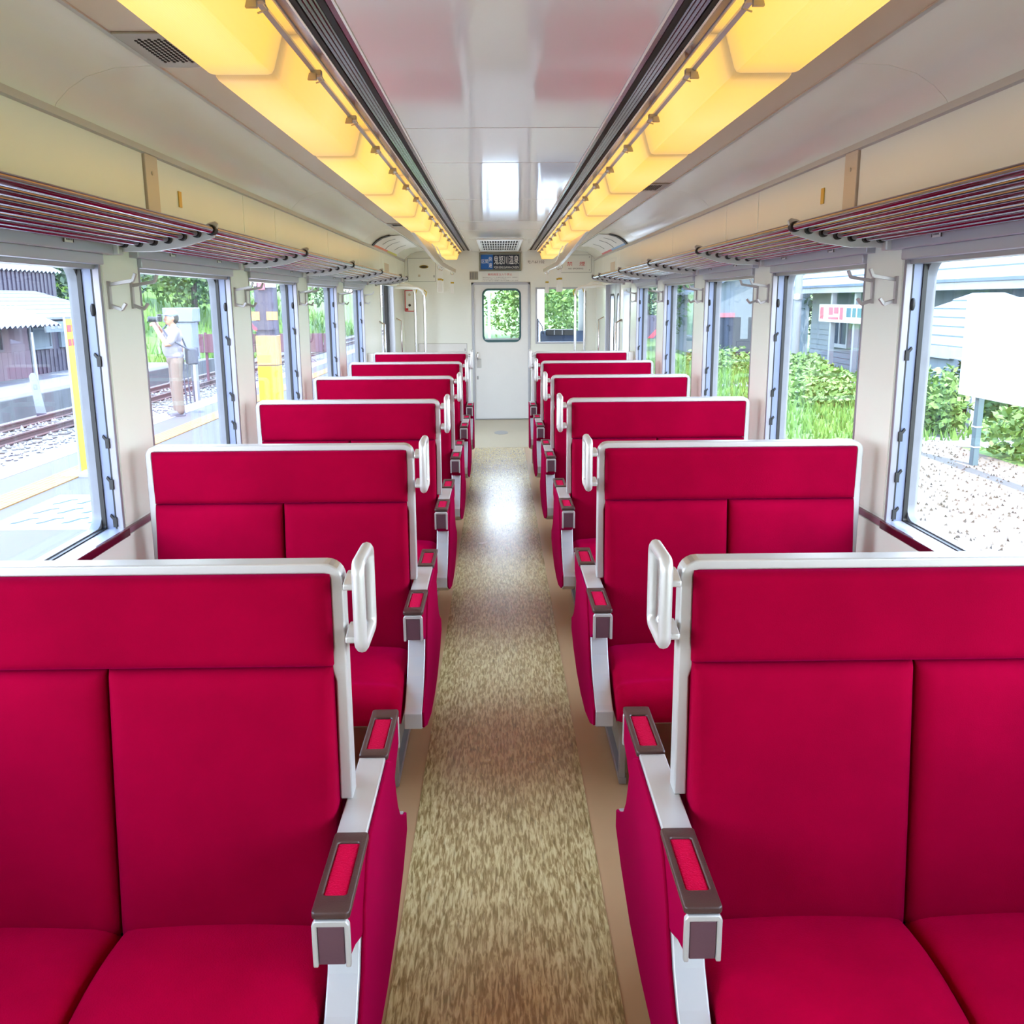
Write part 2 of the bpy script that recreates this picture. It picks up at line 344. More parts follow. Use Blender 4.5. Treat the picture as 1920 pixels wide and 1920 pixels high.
# ---- side walls with window openings
WIN = [(3.50+P*b, 4.685+P*b) for b in range(-3, 4)]
ZS, ZT = 0.865, 1.752
def wall(name, s, openings):
    mb = MB(); ys = sorted({YB, 15.0} | {q for o in openings for q in o[:2]}); zs = sorted({-0.12, 2.36} | {q for o in openings for q in o[2:]})
    for y0, y1 in zip(ys[:-1], ys[1:]):
        for z0, z1 in zip(zs[:-1], zs[1:]):
            c = ((y0+y1)/2, (z0+z1)/2)
            if any(o[0] < c[0] < o[1] and o[2] < c[1] < o[3] for o in openings): continue
            mb.box(s*1.31, s*1.406, y0, y1, z0, z1)
    o = mb.build(name, 'wall'); tag(o, kind='structure'); return o
DOOR = (10.60, 11.92, 0.0, 1.86)
CABW = (13.55, 14.6, 0.95, 1.8)
walls = {}
for s, sn in SIDES:
    ops = [(a, b, ZS, ZT) for a, b in WIN] + [DOOR, CABW]
    if s > 0: ops.append((9.72, 10.25, 0.95, 1.74))
    walls[s] = wall('wall_'+sn, s, ops)
    w = walls[s]
    # raised laminate panels: pillars, dado panels, header panels
    for b in range(-3, 5):
        y0, y1 = 3.163+P*b, 3.497+P*b
        if b == 4: y1 = 10.56 if s < 0 else 9.68
        MB().box(s*1.304, s*1.312, y0+0.022, y1, 0.878, 1.80).build('pillar_panel', 'wall', w, bevel=0.002)
        MB().box(s*1.303, s*1.312, y0-0.6, y0+P-0.605, 0.11, 0.84).build('dado_panel', 'wall', w, bevel=0.002)
    hs = [YB, -0.9, 0.6, 2.1, 3.57, 3.64, 4.92, 5.6, 7.3, 8.9, 10.45, 12.1, YE-0.002]
    for i, (a, b) in enumerate(zip(hs[:-1], hs[1:])):
        if abs(a-3.57) < 1e-6:
            MB().box(s*1.272, s*1.312, 3.575, 3.70, 1.80, 2.158).build('header_post', 'ceil_strip', w, bevel=0.003)
            for z in (1.90, 2.08): MB().prism([(3.635+0.007*math.cos(k*math.pi/4), z+0.007*math.sin(k*math.pi/4)) for k in range(8)], 'x', s*1.270, s*1.274).build('screw_head', 'steel', w)
            continue
        a2 = 3.70 if abs(a-3.64) < 1e-6 else a
        MB().box(s*1.280, s*1.312, a2+0.0035, b-0.0035, 1.80, 2.148).build('header_panel', 'wall', w, bevel=0.002)
    MB().prism(mir([(1.27, 2.165), (1.266, 2.142), (1.284, 2.138), (1.312, 2.14), (1.312, 2.165)], s), 'y', YB, YE).build('header_trim', 'alu', w)
    MB().box(s*1.276, s*1.281, 3.93, 3.965, 1.99, 2.05).build('brass_lock', 'brass', w)
    MB().box(s*1.278, s*1.281, 5.55, 5.575, 1.93, 1.95).build('panel_latch', 'steel', w)
    # mauve rail along the dado top on the pillars
    for b in range(-3, 5):
        MB().box(s*1.296, s*1.312, 3.163+P*b, 3.497+P*b, 0.846, 0.868).build('dado_rail', 'mauve', w, bevel=0.003)
    bb = MB().box(s*1.16, s*1.31, YB, 9.3, 0.03, 0.30).build('baseboard_'+sn, 'heater', bevel=0.01); tag(bb, kind='structure')
    for k in range(46):
        MB().box(s*1.157, s*1.161, 1.0+k*0.18, 1.13+k*0.18, 0.14, 0.16).build('vent_slot', 'slot', bb)

# ---- windows
def make_window(s):
    root = empty('window_0')
    L = 1.185
    MB().box(s*1.397, s*1.401, 0.006, L-0.006, ZS+0.01, ZT-0.01).build('pane', 'glass', root)
    fr = MB(); ring(fr, rrect(0.0, L, ZS, ZT, 0.004), rrect(0.008, L-0.008, ZS+0.014, ZT-0.016, 0.05), 'x', s*1.374, s*1.406); fr.build('outer_frame', 'frame_grey', root, smooth=True)
    gk = MB(); ring(gk, rrect(0.0, L, ZS, ZT, 0.004), rrect(0.012, L-0.012, ZS+0.01, ZT-0.012, 0.01), 'x', s*1.360, s*1.374); gk.build('gasket', 'black', root)
    for y0, y1, ysn in ((L-0.006, L+0.001, -1), (-0.001, 0.006, 1)):
        MB().box(s*1.331, s*1.361, y0, y1, ZS+0.004, ZT-0.004).build('sash_track', 'jamb', root)
        MB().box(s*1.3255, s*1.3315, y0+0.0005, y1-0.0005, ZS+0.004, ZT-0.004).build('track_slot', 'black', root)
        MB().prism(mir([(1.303, y0-0.002), (1.303, y1+0.008), (1.325, y1+0.008), (1.325, y0-0.002)], s), 'z', ZS+0.002, ZT+0.03).build('jamb_trim', 'jambtrim', root, bevel=0.002)
    for z in (1.44, 1.17, 1.03, 0.90):      # blind catches along the far track
        hk = MB(); y = L-0.006
        hk.box(s*1.322, s*1.336, y-0.008, y+0.001, z-0.022, z+0.012)
        hk.prism(mir([(1.330, z-0.004), (1.345, z+0.016), (1.341, z+0.024), (1.326, z+0.006)], s), 'y', y-0.008, y)
        hk.build('blind_catch', 'black', root, bevel=0.001)
    MB().ball((s*1.335, L-0.008, 1.60), (0.008, 0.006, 0.022)).build('catch_stop', 'black', root, smooth=True)
    MB().box(s*1.300, s*1.374, -0.004, L+0.004, ZS-0.012, ZS+0.006).build('sill', 'alu2', root, bevel=0.002)
    MB().box(s*1.288, s*1.302, -0.008, L+0.008, ZS-0.022, ZS+0.007).build('sill_edge', 'maroon', root, bevel=0.004)
    MB().box(s*1.272, s*1.312, -0.075, L+0.085, 1.775, 1.836).build('blind_box', 'alu2', root, bevel=0.003)
    MB().box(s*1.288, s*1.36, -0.004, L+0.004, 1.742, 1.776).build('blind_rail', 'alu2', root, bevel=0.003)
    MB().box(s*1.315, s*1.372, 0.0, L, 1.728, 1.744).build('inner_rail', 'steel', root, bevel=0.002)
    for yc in (0.28, 0.90):
        pl = MB().box(s*1.269, s*1.273, yc-0.032, yc+0.032, 1.795, 1.815).build('number_plate', 'paper', root)
        MB().box(s*1.2675, s*1.2695, yc-0.034, yc-0.028, 1.794, 1.816).build('mark', 'ink_dark', pl)
        MB().box(s*1.2675, s*1.2695, yc+0.030, yc+0.033, 1.796, 1.814).build('mark', 'ink_dark', pl)
        for q in (-0.014, -0.004, 0.006, 0.016): MB().box(s*1.2675, s*1.2695, yc+q, yc+q+0.006, 1.801, 1.809).build('mark', 'ink_grey', pl)
    return root
nwin = 0
for s, sn in SIDES:
    proto = make_window(s)
    for i, (a, b) in enumerate(WIN):
        o = proto if i == 0 else copy_tree(proto)
        nwin += 1; o.name = 'window_%d' % nwin; o.location = (0, a, 0); tag(o, kind='structure')
# narrow fixed window in the right door pocket
nwin += 1; wv = empty('window_%d' % nwin, kind='structure')
MB().box(1.40, 1.405, 9.73, 10.24, 0.96, 1.73).build('pane', 'glass', wv)
fr = MB(); ring(fr, rrect(9.72, 10.25, 0.95, 1.74, 0.004), rrect(9.75, 10.22, 0.98, 1.71, 0.04), 'x', 1.30, 1.42); fr.build('outer_frame', 'alu2', wv, smooth=True)

# ---- side doors: left one slid open, right one shut
def handrail(nm, pts, par, r=0.016): MB().tube(pts, r, 10).build(nm, 'chrome', par, smooth=True)
d1 = empty('door_1', kind='structure')          # open left doorway
MB().box(-1.405, -1.375, 11.56, 11.915, 0.0, 1.85).build('door_leaf', 'black', d1, bevel=0.004)
MB().box(-1.372, -1.30, 11.90, 11.955, 0.0, 1.88).build('door_post', 'alu2', d1, bevel=0.004)
MB().box(-1.372, -1.30, 10.565, 10.605, 0.0, 1.88).build('door_post', 'alu2', d1, bevel=0.004)
MB().box(-1.43, -1.31, 10.60, 11.92, -0.01, 0.006).build('threshold', 'steel', d1)
handrail('handrail', [(-1.312, 10.42, 0.75), (-1.25, 10.42, 0.78), (-1.25, 10.42, 1.38), (-1.312, 10.42, 1.41)], d1, 0.014)
handrail('handrail', [(-1.312, 12.2, 0.75), (-1.25, 12.2, 0.78), (-1.25, 12.2, 1.38), (-1.312, 12.2, 1.41)], d1, 0.014)
d2 = empty('door_2', kind='structure')
for a, b in ((10.605, 11.255), (11.265, 11.915)):
    lf = MB(); ring(lf, rrect(a, b, 0.01, 1.855, 0.004), rrect(a+0.14, b-0.14, 0.86, 1.68, 0.06), 'x', 1.345, 1.38); leaf = lf.build('door_leaf', 'alu2', d2, smooth=True)
    MB().box(1.36, 1.365, a+0.13, b-0.13, 0.85, 1.69).build('pane', 'glass', leaf)
    gk = MB(); ring(gk, rrect(a+0.125, b-0.125, 0.845, 1.695, 0.07), rrect(a+0.15, b-0.15, 0.87, 1.67, 0.055), 'x', 1.34, 1.346); gk.build('gasket', 'black', leaf)
MB().box(1.344, 1.381, 11.254, 11.266, 0.01, 1.855).build('meeting_rubber', 'black', d2)
for y in (10.585, 11.935): MB().box(1.30, 1.38, y-0.02, y+0.02, 0.0, 1.88).build('door_post', 'alu2', d2, bevel=0.004)
handrail('handrail', [(1.312, 10.42, 0.75), (1.25, 10.42, 0.78), (1.25, 10.42, 1.38), (1.312, 10.42, 1.41)], d2, 0.014)
handrail('handrail', [(1.312, 12.2, 0.75), (1.25, 12.2, 0.78), (1.25, 12.2, 1.38), (1.312, 12.2, 1.41)], d2, 0.014)

# ---- end bulkhead
def holed(mb, x0, x1, z0, z1, holes, y0, y1):
    xs = sorted({x0, x1} | {q for h in holes for q in h[:2]}); zs = sorted({z0, z1} | {q for h in holes for q in h[2:]})
    for a, b in zip(xs[:-1], xs[1:]):
        for c, d in zip(zs[:-1], zs[1:]):
            if any(h[0] < (a+b)/2 < h[1] and h[2] < (c+d)/2 < h[3] for h in holes): continue
            mb.box(a, b, y0, y1, c, d)
    return mb
wend = holed(MB(), -1.31, 1.31, 0, 2.30, [(-0.37, 0.40, 0.0, 1.85), (0.50, 1.155, 1.055, 1.78)], YE, YE+0.05).build('wall_end', 'endwall'); tag(wend, kind='structure')
holed(MB(), -1.31, 1.31, 0, 2.30, [], YB-0.05, YB).build('wall_rear', 'endwall')['kind'] = 'structure'
d3 = empty('door_3', kind='structure')
lf = MB(); ring(lf, rrect(-0.352, 0.385, 0.015, 1.835, 0.004), rrect(-0.225, 0.27, 1.09, 1.765, 0.07), 'y', YE+0.012, YE+0.042); leaf = lf.build('door_leaf', 'doorleaf', d3, smooth=True)
MB().box(-0.235, 0.28, YE+0.024, YE+0.03, 1.08, 1.775).build('pane', 'glass', leaf)
gk = MB(); ring(gk, rrect(-0.242, 0.288, 1.065, 1.785, 0.085), rrect(-0.218, 0.262, 1.098, 1.758, 0.065), 'y', YE+0.004, YE+0.013); gk.build('gasket', 'teal', leaf, smooth=True)
MB().box(-0.21, 0.255, YE-0.004, YE+0.012, 1.10, 1.118).build('window_rail', 'alu2', leaf, bevel=0.003)
hd = MB().box(-0.325, -0.265, YE-0.004, YE+0.012, 0.72, 0.84).build('lock_plate', 'alu', leaf, bevel=0.004)
MB().tube([(-0.315, YE, 0.83), (-0.315, YE-0.045, 0.86), (-0.315, YE-0.045, 0.90), (-0.308, YE-0.03, 0.93)], 0.011, 8).build('handle', 'chrome', leaf, smooth=True)
MB().box(-0.325, -0.305, YE-0.002, YE+0.012, 0.56, 0.605).build('keyhole', 'steel', leaf, bevel=0.003)
for x0, x1, z0, z1 in ((-0.385, -0.352, 0, 1.865), (0.385, 0.415, 0, 1.865), (-0.385, 0.415, 1.835, 1.868)):
    MB().box(x0, x1, YE-0.012, YE+0.045, z0, z1).build('door_frame', 'alu2', d3, bevel=0.003)
MB().box(-0.352, 0.385, YE-0.015, YE+0.045, 0.0, 0.014).build('threshold', 'steel', d3)
nwin += 1; wc = empty('window_%d' % nwin, kind='structure')
MB().box(0.50, 1.155, YE+0.02, YE+0.026, 1.055, 1.78).build('pane', 'glass', wc)
fr = MB(); ring(fr, rrect(0.485, 1.17, 1.04, 1.795, 0.004), rrect(0.51, 1.145, 1.065, 1.77, 0.006), 'y', YE-0.012, YE+0.05); fr.build('outer_frame', 'alu2', wc)
# panels on the bulkhead
def plate(nm, x0, x1, z0, z1, mt, par, t=0.006, bevel=0.003): return MB().box(x0, x1, YE-t, YE+0.001, z0, z1).build(nm, mt, par, bevel=bevel)
plate('panel_joint', -1.239, -0.861, 1.881, 2.189, 'ink_grey', wend, 0.003, 0)
plate('panel_joint', -1.124, -0.456, 0.296, 1.054, 'ink_grey', wend, 0.003, 0)
plate('panel_joint', 0.796, 1.244, 1.986, 2.219, 'ink_grey', wend, 0.003, 0)
lp = plate('access_panel', -1.235, -0.865, 1.885, 2.185, 'endwall', wend, 0.01)
em = MB(); em.prism([(-1.02+0.062*math.cos(k*math.pi/10), 2.075+0.022*math.sin(k*math.pi/10)) for k in range(20)], 'y', YE-0.014, YE-0.009); em.build('oval_emblem', 'ink_dark', lp)
er = MB(); ring(er, [(-1.02+0.056*math.cos(k*math.pi/10), 2.075+0.018*math.sin(k*math.pi/10)) for k in range(20)], [(-1.02+0.050*math.cos(k*math.pi/10), 2.075+0.014*math.sin(k*math.pi/10)) for k in range(20)], 'y', YE-0.0155, YE-0.0135); er.build('emblem_rim', 'brass', lp)
MB().tube([(-0.885, YE-0.01, 1.94), (-0.885, YE-0.02, 1.945), (-0.885, YE-0.02, 1.965)], 0.008, 8).build('panel_latch', 'steel', lp)
plate('round_cover', -1.10, -1.07, 1.945, 1.975, 'ceil_strip', lp, 0.013, 0.005)
lo = plate('lower_panel', -1.12, -0.46, 0.30, 1.05, 'doorleaf', wend, 0.008); MB().box(-0.49, -0.475, YE-0.016, YE-0.008, 0.95, 0.985).build('panel_latch', 'steel', lo)
sg = plate('speaker_cover', -0.405, -0.292, 1.90, 2.01, 'grille', wend, 0.012)
for i in range(5): MB().box(-0.395+0.021*i, -0.385+0.021*i, YE-0.0135, YE-0.0115, 1.912, 1.998).build('slot', 'ink_grey', sg)

# signs
st = empty('destination_sign', (0, 0, 0), label='blue and navy destination roll sign framed in grey above the end door', cat='sign')
fr = MB(); ring(fr, rrect(-0.275, 0.292, 2.012, 2.252, 0.004), rrect(-0.252, 0.268, 2.035, 2.228, 0.003), 'y', YE-0.03, YE); fr.build('sign_frame', 'sign_grey', st, bevel=0.003)
MB().box(-0.254, -0.088, YE-0.016, YE-0.002, 2.033, 2.23).build('service_panel', 'blue', st)
MB().box(-0.088, 0.27, YE-0.016, YE-0.002, 2.033, 2.23).build('destination_panel', 'navy', st)
Ys = YE-0.0165
text('lettering', '区間', 'white', st, -0.242, -0.150, 2.115, 2.165, Ys); text('lettering', '快', 'white', st, -0.146, -0.10, 2.14, 2.20, Ys); text('lettering', '速', 'white', st, -0.146, -0.10, 2.06, 2.12, Ys)
text('lettering', '鬼怒川温泉', 'white', st, -0.075, 0.258, 2.10, 2.215, Ys); text('lettering', 'FOR KINUGAWA-ONSEN', 'white', st, -0.075, 0.258, 2.045, 2.078, Ys)
nt_ = MB().box(-0.24, 0.262, YE-0.004, YE, 1.862, 2.0).build('crew_notice', 'paper'); tag(nt_, 'white notice with red heading stuck above the end door', 'notice')
text('heading', '乗務員室立入り禁止', 'ink_red', nt_, -0.16, 0.17, 1.955, 1.985, YE-0.0045)
for k, ln in enumerate(('業務放送を行っている場合がありますので、乗務員に', '大きな声で話しかけないで下さい', 'くださいますよう皆様のご協力をお願いいたします')):
    text('small_print', ln, 'ink_grey', nt_, -0.23, 0.25 if k != 1 else 0.10, 1.925-k*0.022, 1.937-k*0.022, YE-0.0045)
npl = MB().box(0.365, 0.62, YE-0.005, YE, 2.10, 2.16).build('car_number_plate', 'paper'); tag(npl, 'small cream car number plate right of the destination sign', 'plate'); text('lettering', 'モハ61102', 'ink_dark', npl, 0.38, 0.605, 2.112, 2.148, YE-0.0055)
ns = MB().box(0.80, 1.24, YE-0.008, YE, 1.99, 2.215).build('no_smoking_board', 'endwall', bevel=0.003); tag(ns, 'cream board with red no smoking sign on the end wall', 'sign')
MB().box(0.88, 1.185, YE-0.011, YE-0.008, 2.015, 2.145).build('sign_face', 'paper', ns)
text('lettering', '禁', 'ink_red', ns, 0.91, 0.985, 2.075, 2.13, YE-0.0115); text('lettering', '煙', 'ink_red', ns, 1.08, 1.155, 2.075, 2.13, YE-0.0115); text('lettering', 'NO SMOKING', 'ink_dark', ns, 0.93, 1.13, 2.03, 2.05, YE-0.0115)
for x, z in ((1.215, 2.19), (1.215, 2.02), (0.83, 2.02)): MB().prism([(x+0.008*math.cos(k*math.pi/4), z+0.008*math.sin(k*math.pi/4)) for k in range(8)], 'y', YE-0.0105, YE-0.008).build('screw_head', 'steel', ns)
for i, (x0, x1) in enumerate(((-1.285, -1.165),)):
    eb = MB().box(x0, x1, YE-0.02, YE, 1.49, 1.765).build('emergency_box', 'paper', bevel=0.004); tag(eb, 'red-framed white emergency box in the left corner of the end wall', 'box')
    fr = MB(); ring(fr, rrect(x0-0.004, x1+0.004, 1.486, 1.769, 0.004), rrect(x0+0.006, x1-0.006, 1.497, 1.758, 0.003), 'y', YE-0.024, YE-0.018); fr.build('red_frame', 'ink_red', eb)
    for z, r, mt in ((1.71, 0.018, 'ceil_strip'), (1.57, 0.018, 'ink_dark')): MB().prism([(x0+0.06+r*math.cos(k*math.pi/8), z+r*math.sin(k*math.pi/8)) for k in range(16)], 'y', YE-0.026, YE-0.019).build('knob', mt, eb)
    MB().box(x0+0.008, x0+0.04, YE-0.022, YE-0.019, 1.50, 1.53).build('red_label', 'ink_red', eb)

# ceiling grille near the end
vg = empty('ceiling_vent', (0, 0, 0), label='rectangular white ceiling vent grille near the end wall', cat='vent')
fr = MB(); ring(fr, rrect(-0.25, 0.25, 10.45, 12.86, 0.01), rrect(-0.215, 0.215, 10.62, 12.70, 0.005), 'z', 2.252, 2.268); fr.build('vent_frame', 'white', vg, bevel=0.003)
MB().box(-0.22, 0.22, 10.6, 12.72, 2.262, 2.2649).build('dark_opening', 'slot', vg)
for k in range(15): MB().box(-0.205+k*0.0293-0.004, -0.205+k*0.0293+0.004, 10.62, 12.70, 2.2535, 2.2615).build('bar', 'white', vg)
for k in range(5): MB().box(-0.215, 0.215, 10.64+k*0.50-0.02, 10.64+k*0.50+0.02, 2.253, 2.2618).build('cross_bar', 'white', vg)

# ---- cab ahead of the bulkhead
wf = holed(MB(), -1.31, 1.31, 0, 2.36, [(-0.36, 0.40, 0.80, 2.0), (0.50, 1.22, 0.92, 1.95), (-1.2, -0.46, 0.92, 1.95)], 14.95, 15.0).build('wall_front', 'doorleaf'); tag(wf, kind='structure')
for a, b, c, d in ((-0.36, 0.40, 0.80, 2.0), (0.50, 1.22, 0.92, 1.95), (-1.2, -0.46, 0.92, 1.95)):
    nwin += 1; q = MB().box(a, b, 14.97, 14.975, c, d).build('window_%d' % nwin, 'glass'); q['kind'] = 'structure'
ds = empty('driver_desk', (0, 0, 0), label='dark driving console seen through the right window of the end wall', cat='console')
MB().prism([(14.35, 0.0), (14.93, 0.0), (14.93, 1.13), (14.72, 1.17), (14.45, 0.98), (14.35, 0.95)], 'x', 0.62, 1.28).build('desk', 'navy', ds, bevel=0.01)
MB().box(0.70, 1.12, 14.62, 14.80, 1.10, 1.19).build('gauge_panel', 'black', ds, bevel=0.01)
for x in (0.82, 0.94): MB().box(x, x+0.012, 14.61, 14.622, 1.11, 1.18).build('divider', 'steel', ds)
MB().tube([(0.66, 14.66, 1.12), (0.64, 14.62, 1.24), (0.585, 14.6, 1.32)], 0.008, 8).build('microphone_arm', 'black', ds)
cb = MB().box(0.44, 0.575, 14.3, 14.9, 0.0, 1.36).build('cab_locker', 'navy', bevel=0.01); tag(cb, 'dark equipment locker beside the driving console', 'locker')

# ---- ceiling lamps
LY = [2.52+1.325*k for k in range(-4, 9)]
lamp_prof = [(0.533, 2.262), (0.560, 2.172), (0.566, 2.163), (0.576, 2.16), (0.706, 2.16), (0.716, 2.163), (0.722, 2.172), (0.735, 2.262)]
def make_lamp(s):
    root = empty('ceiling_lamp')
    L = 1.325
    rings = []
    for y, ins in ((0.004, 0.012), (0.016, 0.004), (0.04, 0.0), (L-0.04, 0.0), (L-0.016, 0.004), (L-0.004, 0.012)):
        rings.append([(s*(x + (ins if x < 0.63 else -ins)), y, z + (ins if z < 2.2 else 0)) for x, z in lamp_prof])
    MB().loft(rings).build('diffuser', 'lamp', root, smooth=True, ang=30)
    MB().prism(mir([(0.527, 2.263), (0.525, 2.25), (0.534, 2.243), (0.537, 2.263)], s), 'y', 0.0, L).build('retaining_rail', 'alu', root, smooth=True)
    MB().box(s*0.508, s*0.527, 0.003, L-0.003, 2.258, 2.27).build('flange', 'lamp', root)
    for y in (0.33, 0.99):
        c = MB(); c.box(s*0.508, s*0.538, y-0.012, y+0.012, 2.236, 2.25); c.tube([(s*0.515, y+0.012, 2.246), (s*0.506, y+0.02, 2.228), (s*0.53, y+0.03, 2.224)], 0.0025, 6)
        c.box(s*0.52, s*0.545, y-0.02, y-0.008, 2.222, 2.24)
        c.build('clip', 'steel', root, bevel=0.002)
    return root
ordn = ['first', 'second', 'third', 'fourth', 'fifth', 'sixth', 'seventh', 'eighth', 'ninth', 'tenth', 'eleventh', 'twelfth', 'thirteenth']
for s, sn in SIDES:
    proto = make_lamp(s); vis = 0
    for i, y in enumerate(LY[:-1]):
        if y + 1.325 < 1.0: nm = 'yellow glowing lamp cover behind the viewpoint on the %s, %s' % (sn, 'nearer' if y > -1.6 else 'farther')
        elif y + 1.4 > 13.0: nm = 'yellow glowing lamp cover in the %s ceiling row, farthest, at the end wall' % sn; vis += 1
        else: nm = 'yellow glowing lamp cover in the %s ceiling row, %s from the viewpoint' % (sn, ordn[vis]); vis += 1
        o = proto if i == 0 else copy_tree(proto)
        o.location = (0, y, 0); tag(o, nm, 'lamp', 'yellow lamp covers behind the viewpoint' if 'behind' in nm else 'yellow ceiling lamp covers')

# ---- benches
def cushion(x0, x1, prof, puff, n=14, r=0.03):
    """padded slab: prof is a list of (y, z) along the face; the inward normal side is closed flat"""
    mb = MB(); rows = []
    m_ = len(prof)
    for j, (y, z, d) in enumerate(prof):
        row = []
        for i in range(n+1):
            u = i/n; x = x0+(x1-x0)*u; e = min(u, 1-u)*(x1-x0)
            k = 1.0 if e > r else math.sqrt(max(0.0, 1-(1-e/r)**2))
            row.append((x, y, z, d, k, math.sin(math.pi*u)))
        rows.append(row)
    return rows
def back_cushion(s, x0, x1, zb, zt, yb, yt, thick, puff, yd, name, root, rt=0.028):
    """upholstered panel facing yd (-1 towards the viewer); grid with rounded rim"""
    n, m2 = 16, 22; mb = MB(); vs = []; r = rt
    for j in range(m2+1):
        tz = j/m2; tz = 0.5-0.5*math.cos(math.pi*tz)
        z = zb+(zt-zb)*tz; base = yb+(yt-yb)*tz
        for i in range(n+1):
            tx = 0.5-0.5*math.cos(math.pi*i/n); x = x0+(x1-x0)*tx
            e = min(tx, 1-tx)*(x1-x0); kx = 1 if e > r else math.sqrt(max(0, 1-(1-e/r)**2))
            e2 = min(tz, 1-tz)*(zt-zb); kz = 1 if e2 > r else math.sqrt(max(0, 1-(1-e2/r)**2))
            p = puff*math.sin(math.pi*tx)**0.6*math.sin(math.pi*tz)**0.6
            d = (thick - r) + r*min(kx, kz) + p
            vs.append((s*x, yd*(base + d), z))
    fs = [(j*(n+1)+i, j*(n+1)+i+1, (j+1)*(n+1)+i+1, (j+1)*(n+1)+i) for j in range(m2) for i in range(n)]
    mb.add(vs, fs)
    # rim back to the board
    loop = [i for i in range(n+1)] + [j*(n+1)+n for j in range(1, m2+1)] + [m2*(n+1)+i for i in range(n-1, -1, -1)] + [j*(n+1) for j in range(m2-1, 0, -1)]
    o = len(mb.v); L = len(loop)
    for k in loop: mb.v.append((mb.v[k][0], 0.0, mb.v[k][2]))
    for k in range(L): mb.f.append((loop[k], loop[(k+1) % L], o+(k+1) % L, o+k))
    return mb.build(name, 'velvet', root, smooth=True, ang=70)
def seat_cushion(s, x0, x1, yd, root):
    n, mm = 16, 26; mb = MB(); vs = []
    prof = []   # (distance from back, z): top then rolled front, then underside
    for t in range(13): q = t/12; prof.append((0.09+q*0.35, 0.412+0.022*math.sin(math.pi*min(1, q*0.9+0.12))+0.006*q))
    for t in range(1, 9): a = math.pi/2*t/8; prof.append((0.44+0.065*math.sin(a), 0.425-0.055*(1-math.cos(a))))
    prof += [(0.502, 0.335), (0.488, 0.305), (0.46, 0.300)]
    r = 0.035
    for (d, z) in prof:
        for i in range(n+1):
            tx = 0.5-0.5*math.cos(math.pi*i/n); x = x0+(x1-x0)*tx; e = min(tx, 1-tx)*(x1-x0)
            k = 1 if e > r else math.sqrt(max(0, 1-(1-e/r)**2))
            vs.append((s*x, yd*(d-(1-k)*0.03*(1 if d > 0.43 else 0)), z-(1-k)*0.03*(1 if z > 0.33 else 0)+0.012*math.sin(math.pi*tx)*(1 if z > 0.38 else 0)))
    m2 = len(prof)-1
    mb.add(vs, [(j*(n+1)+i, j*(n+1)+i+1, (j+1)*(n+1)+i+1, (j+1)*(n+1)+i) for j in range(m2) for i in range(n)])
    for side in (0, n):
        o = len(mb.v); ids = [j*(n+1)+side for j in range(m2+1)]
        for k in ids: mb.v.append((mb.v[k][0], mb.v[k][1], 0.30))
        for k in range(m2): mb.f.append((ids[k], ids[k+1], o+k+1, o+k))
    return mb.build('seat_cushion', 'velvet_lit', root, smooth=True, ang=70)
PAN = [(-0.470, 0.285), (-0.468, 0.336), (-0.44, 0.346), (-0.39, 0.374), (-0.34, 0.412), (-0.295, 0.462), (-0.268, 0.515), (-0.252, 0.56), (-0.20, 0.625), (-0.152, 0.648)]
def panel_profile(ins=0.0, rear=True):
    f = [(y+(ins if y < 0 else 0), z-(ins if z > 0.4 else -ins*0.2)) for y, z in PAN]
    bot = [(0.35, 0.235), (0.18, 0.198), (0.0, 0.188), (-0.18, 0.198), (-0.35, 0.235)]
    if rear: b = [(-y, z) for y, z in reversed(f)]
    else: b = [(0.03, 0.648-ins), (0.03, 0.19)]; bot = [(-0.18, 0.198), (-0.35, 0.235)]
    return f + b + [(y, z+ins) for y, z in bot]
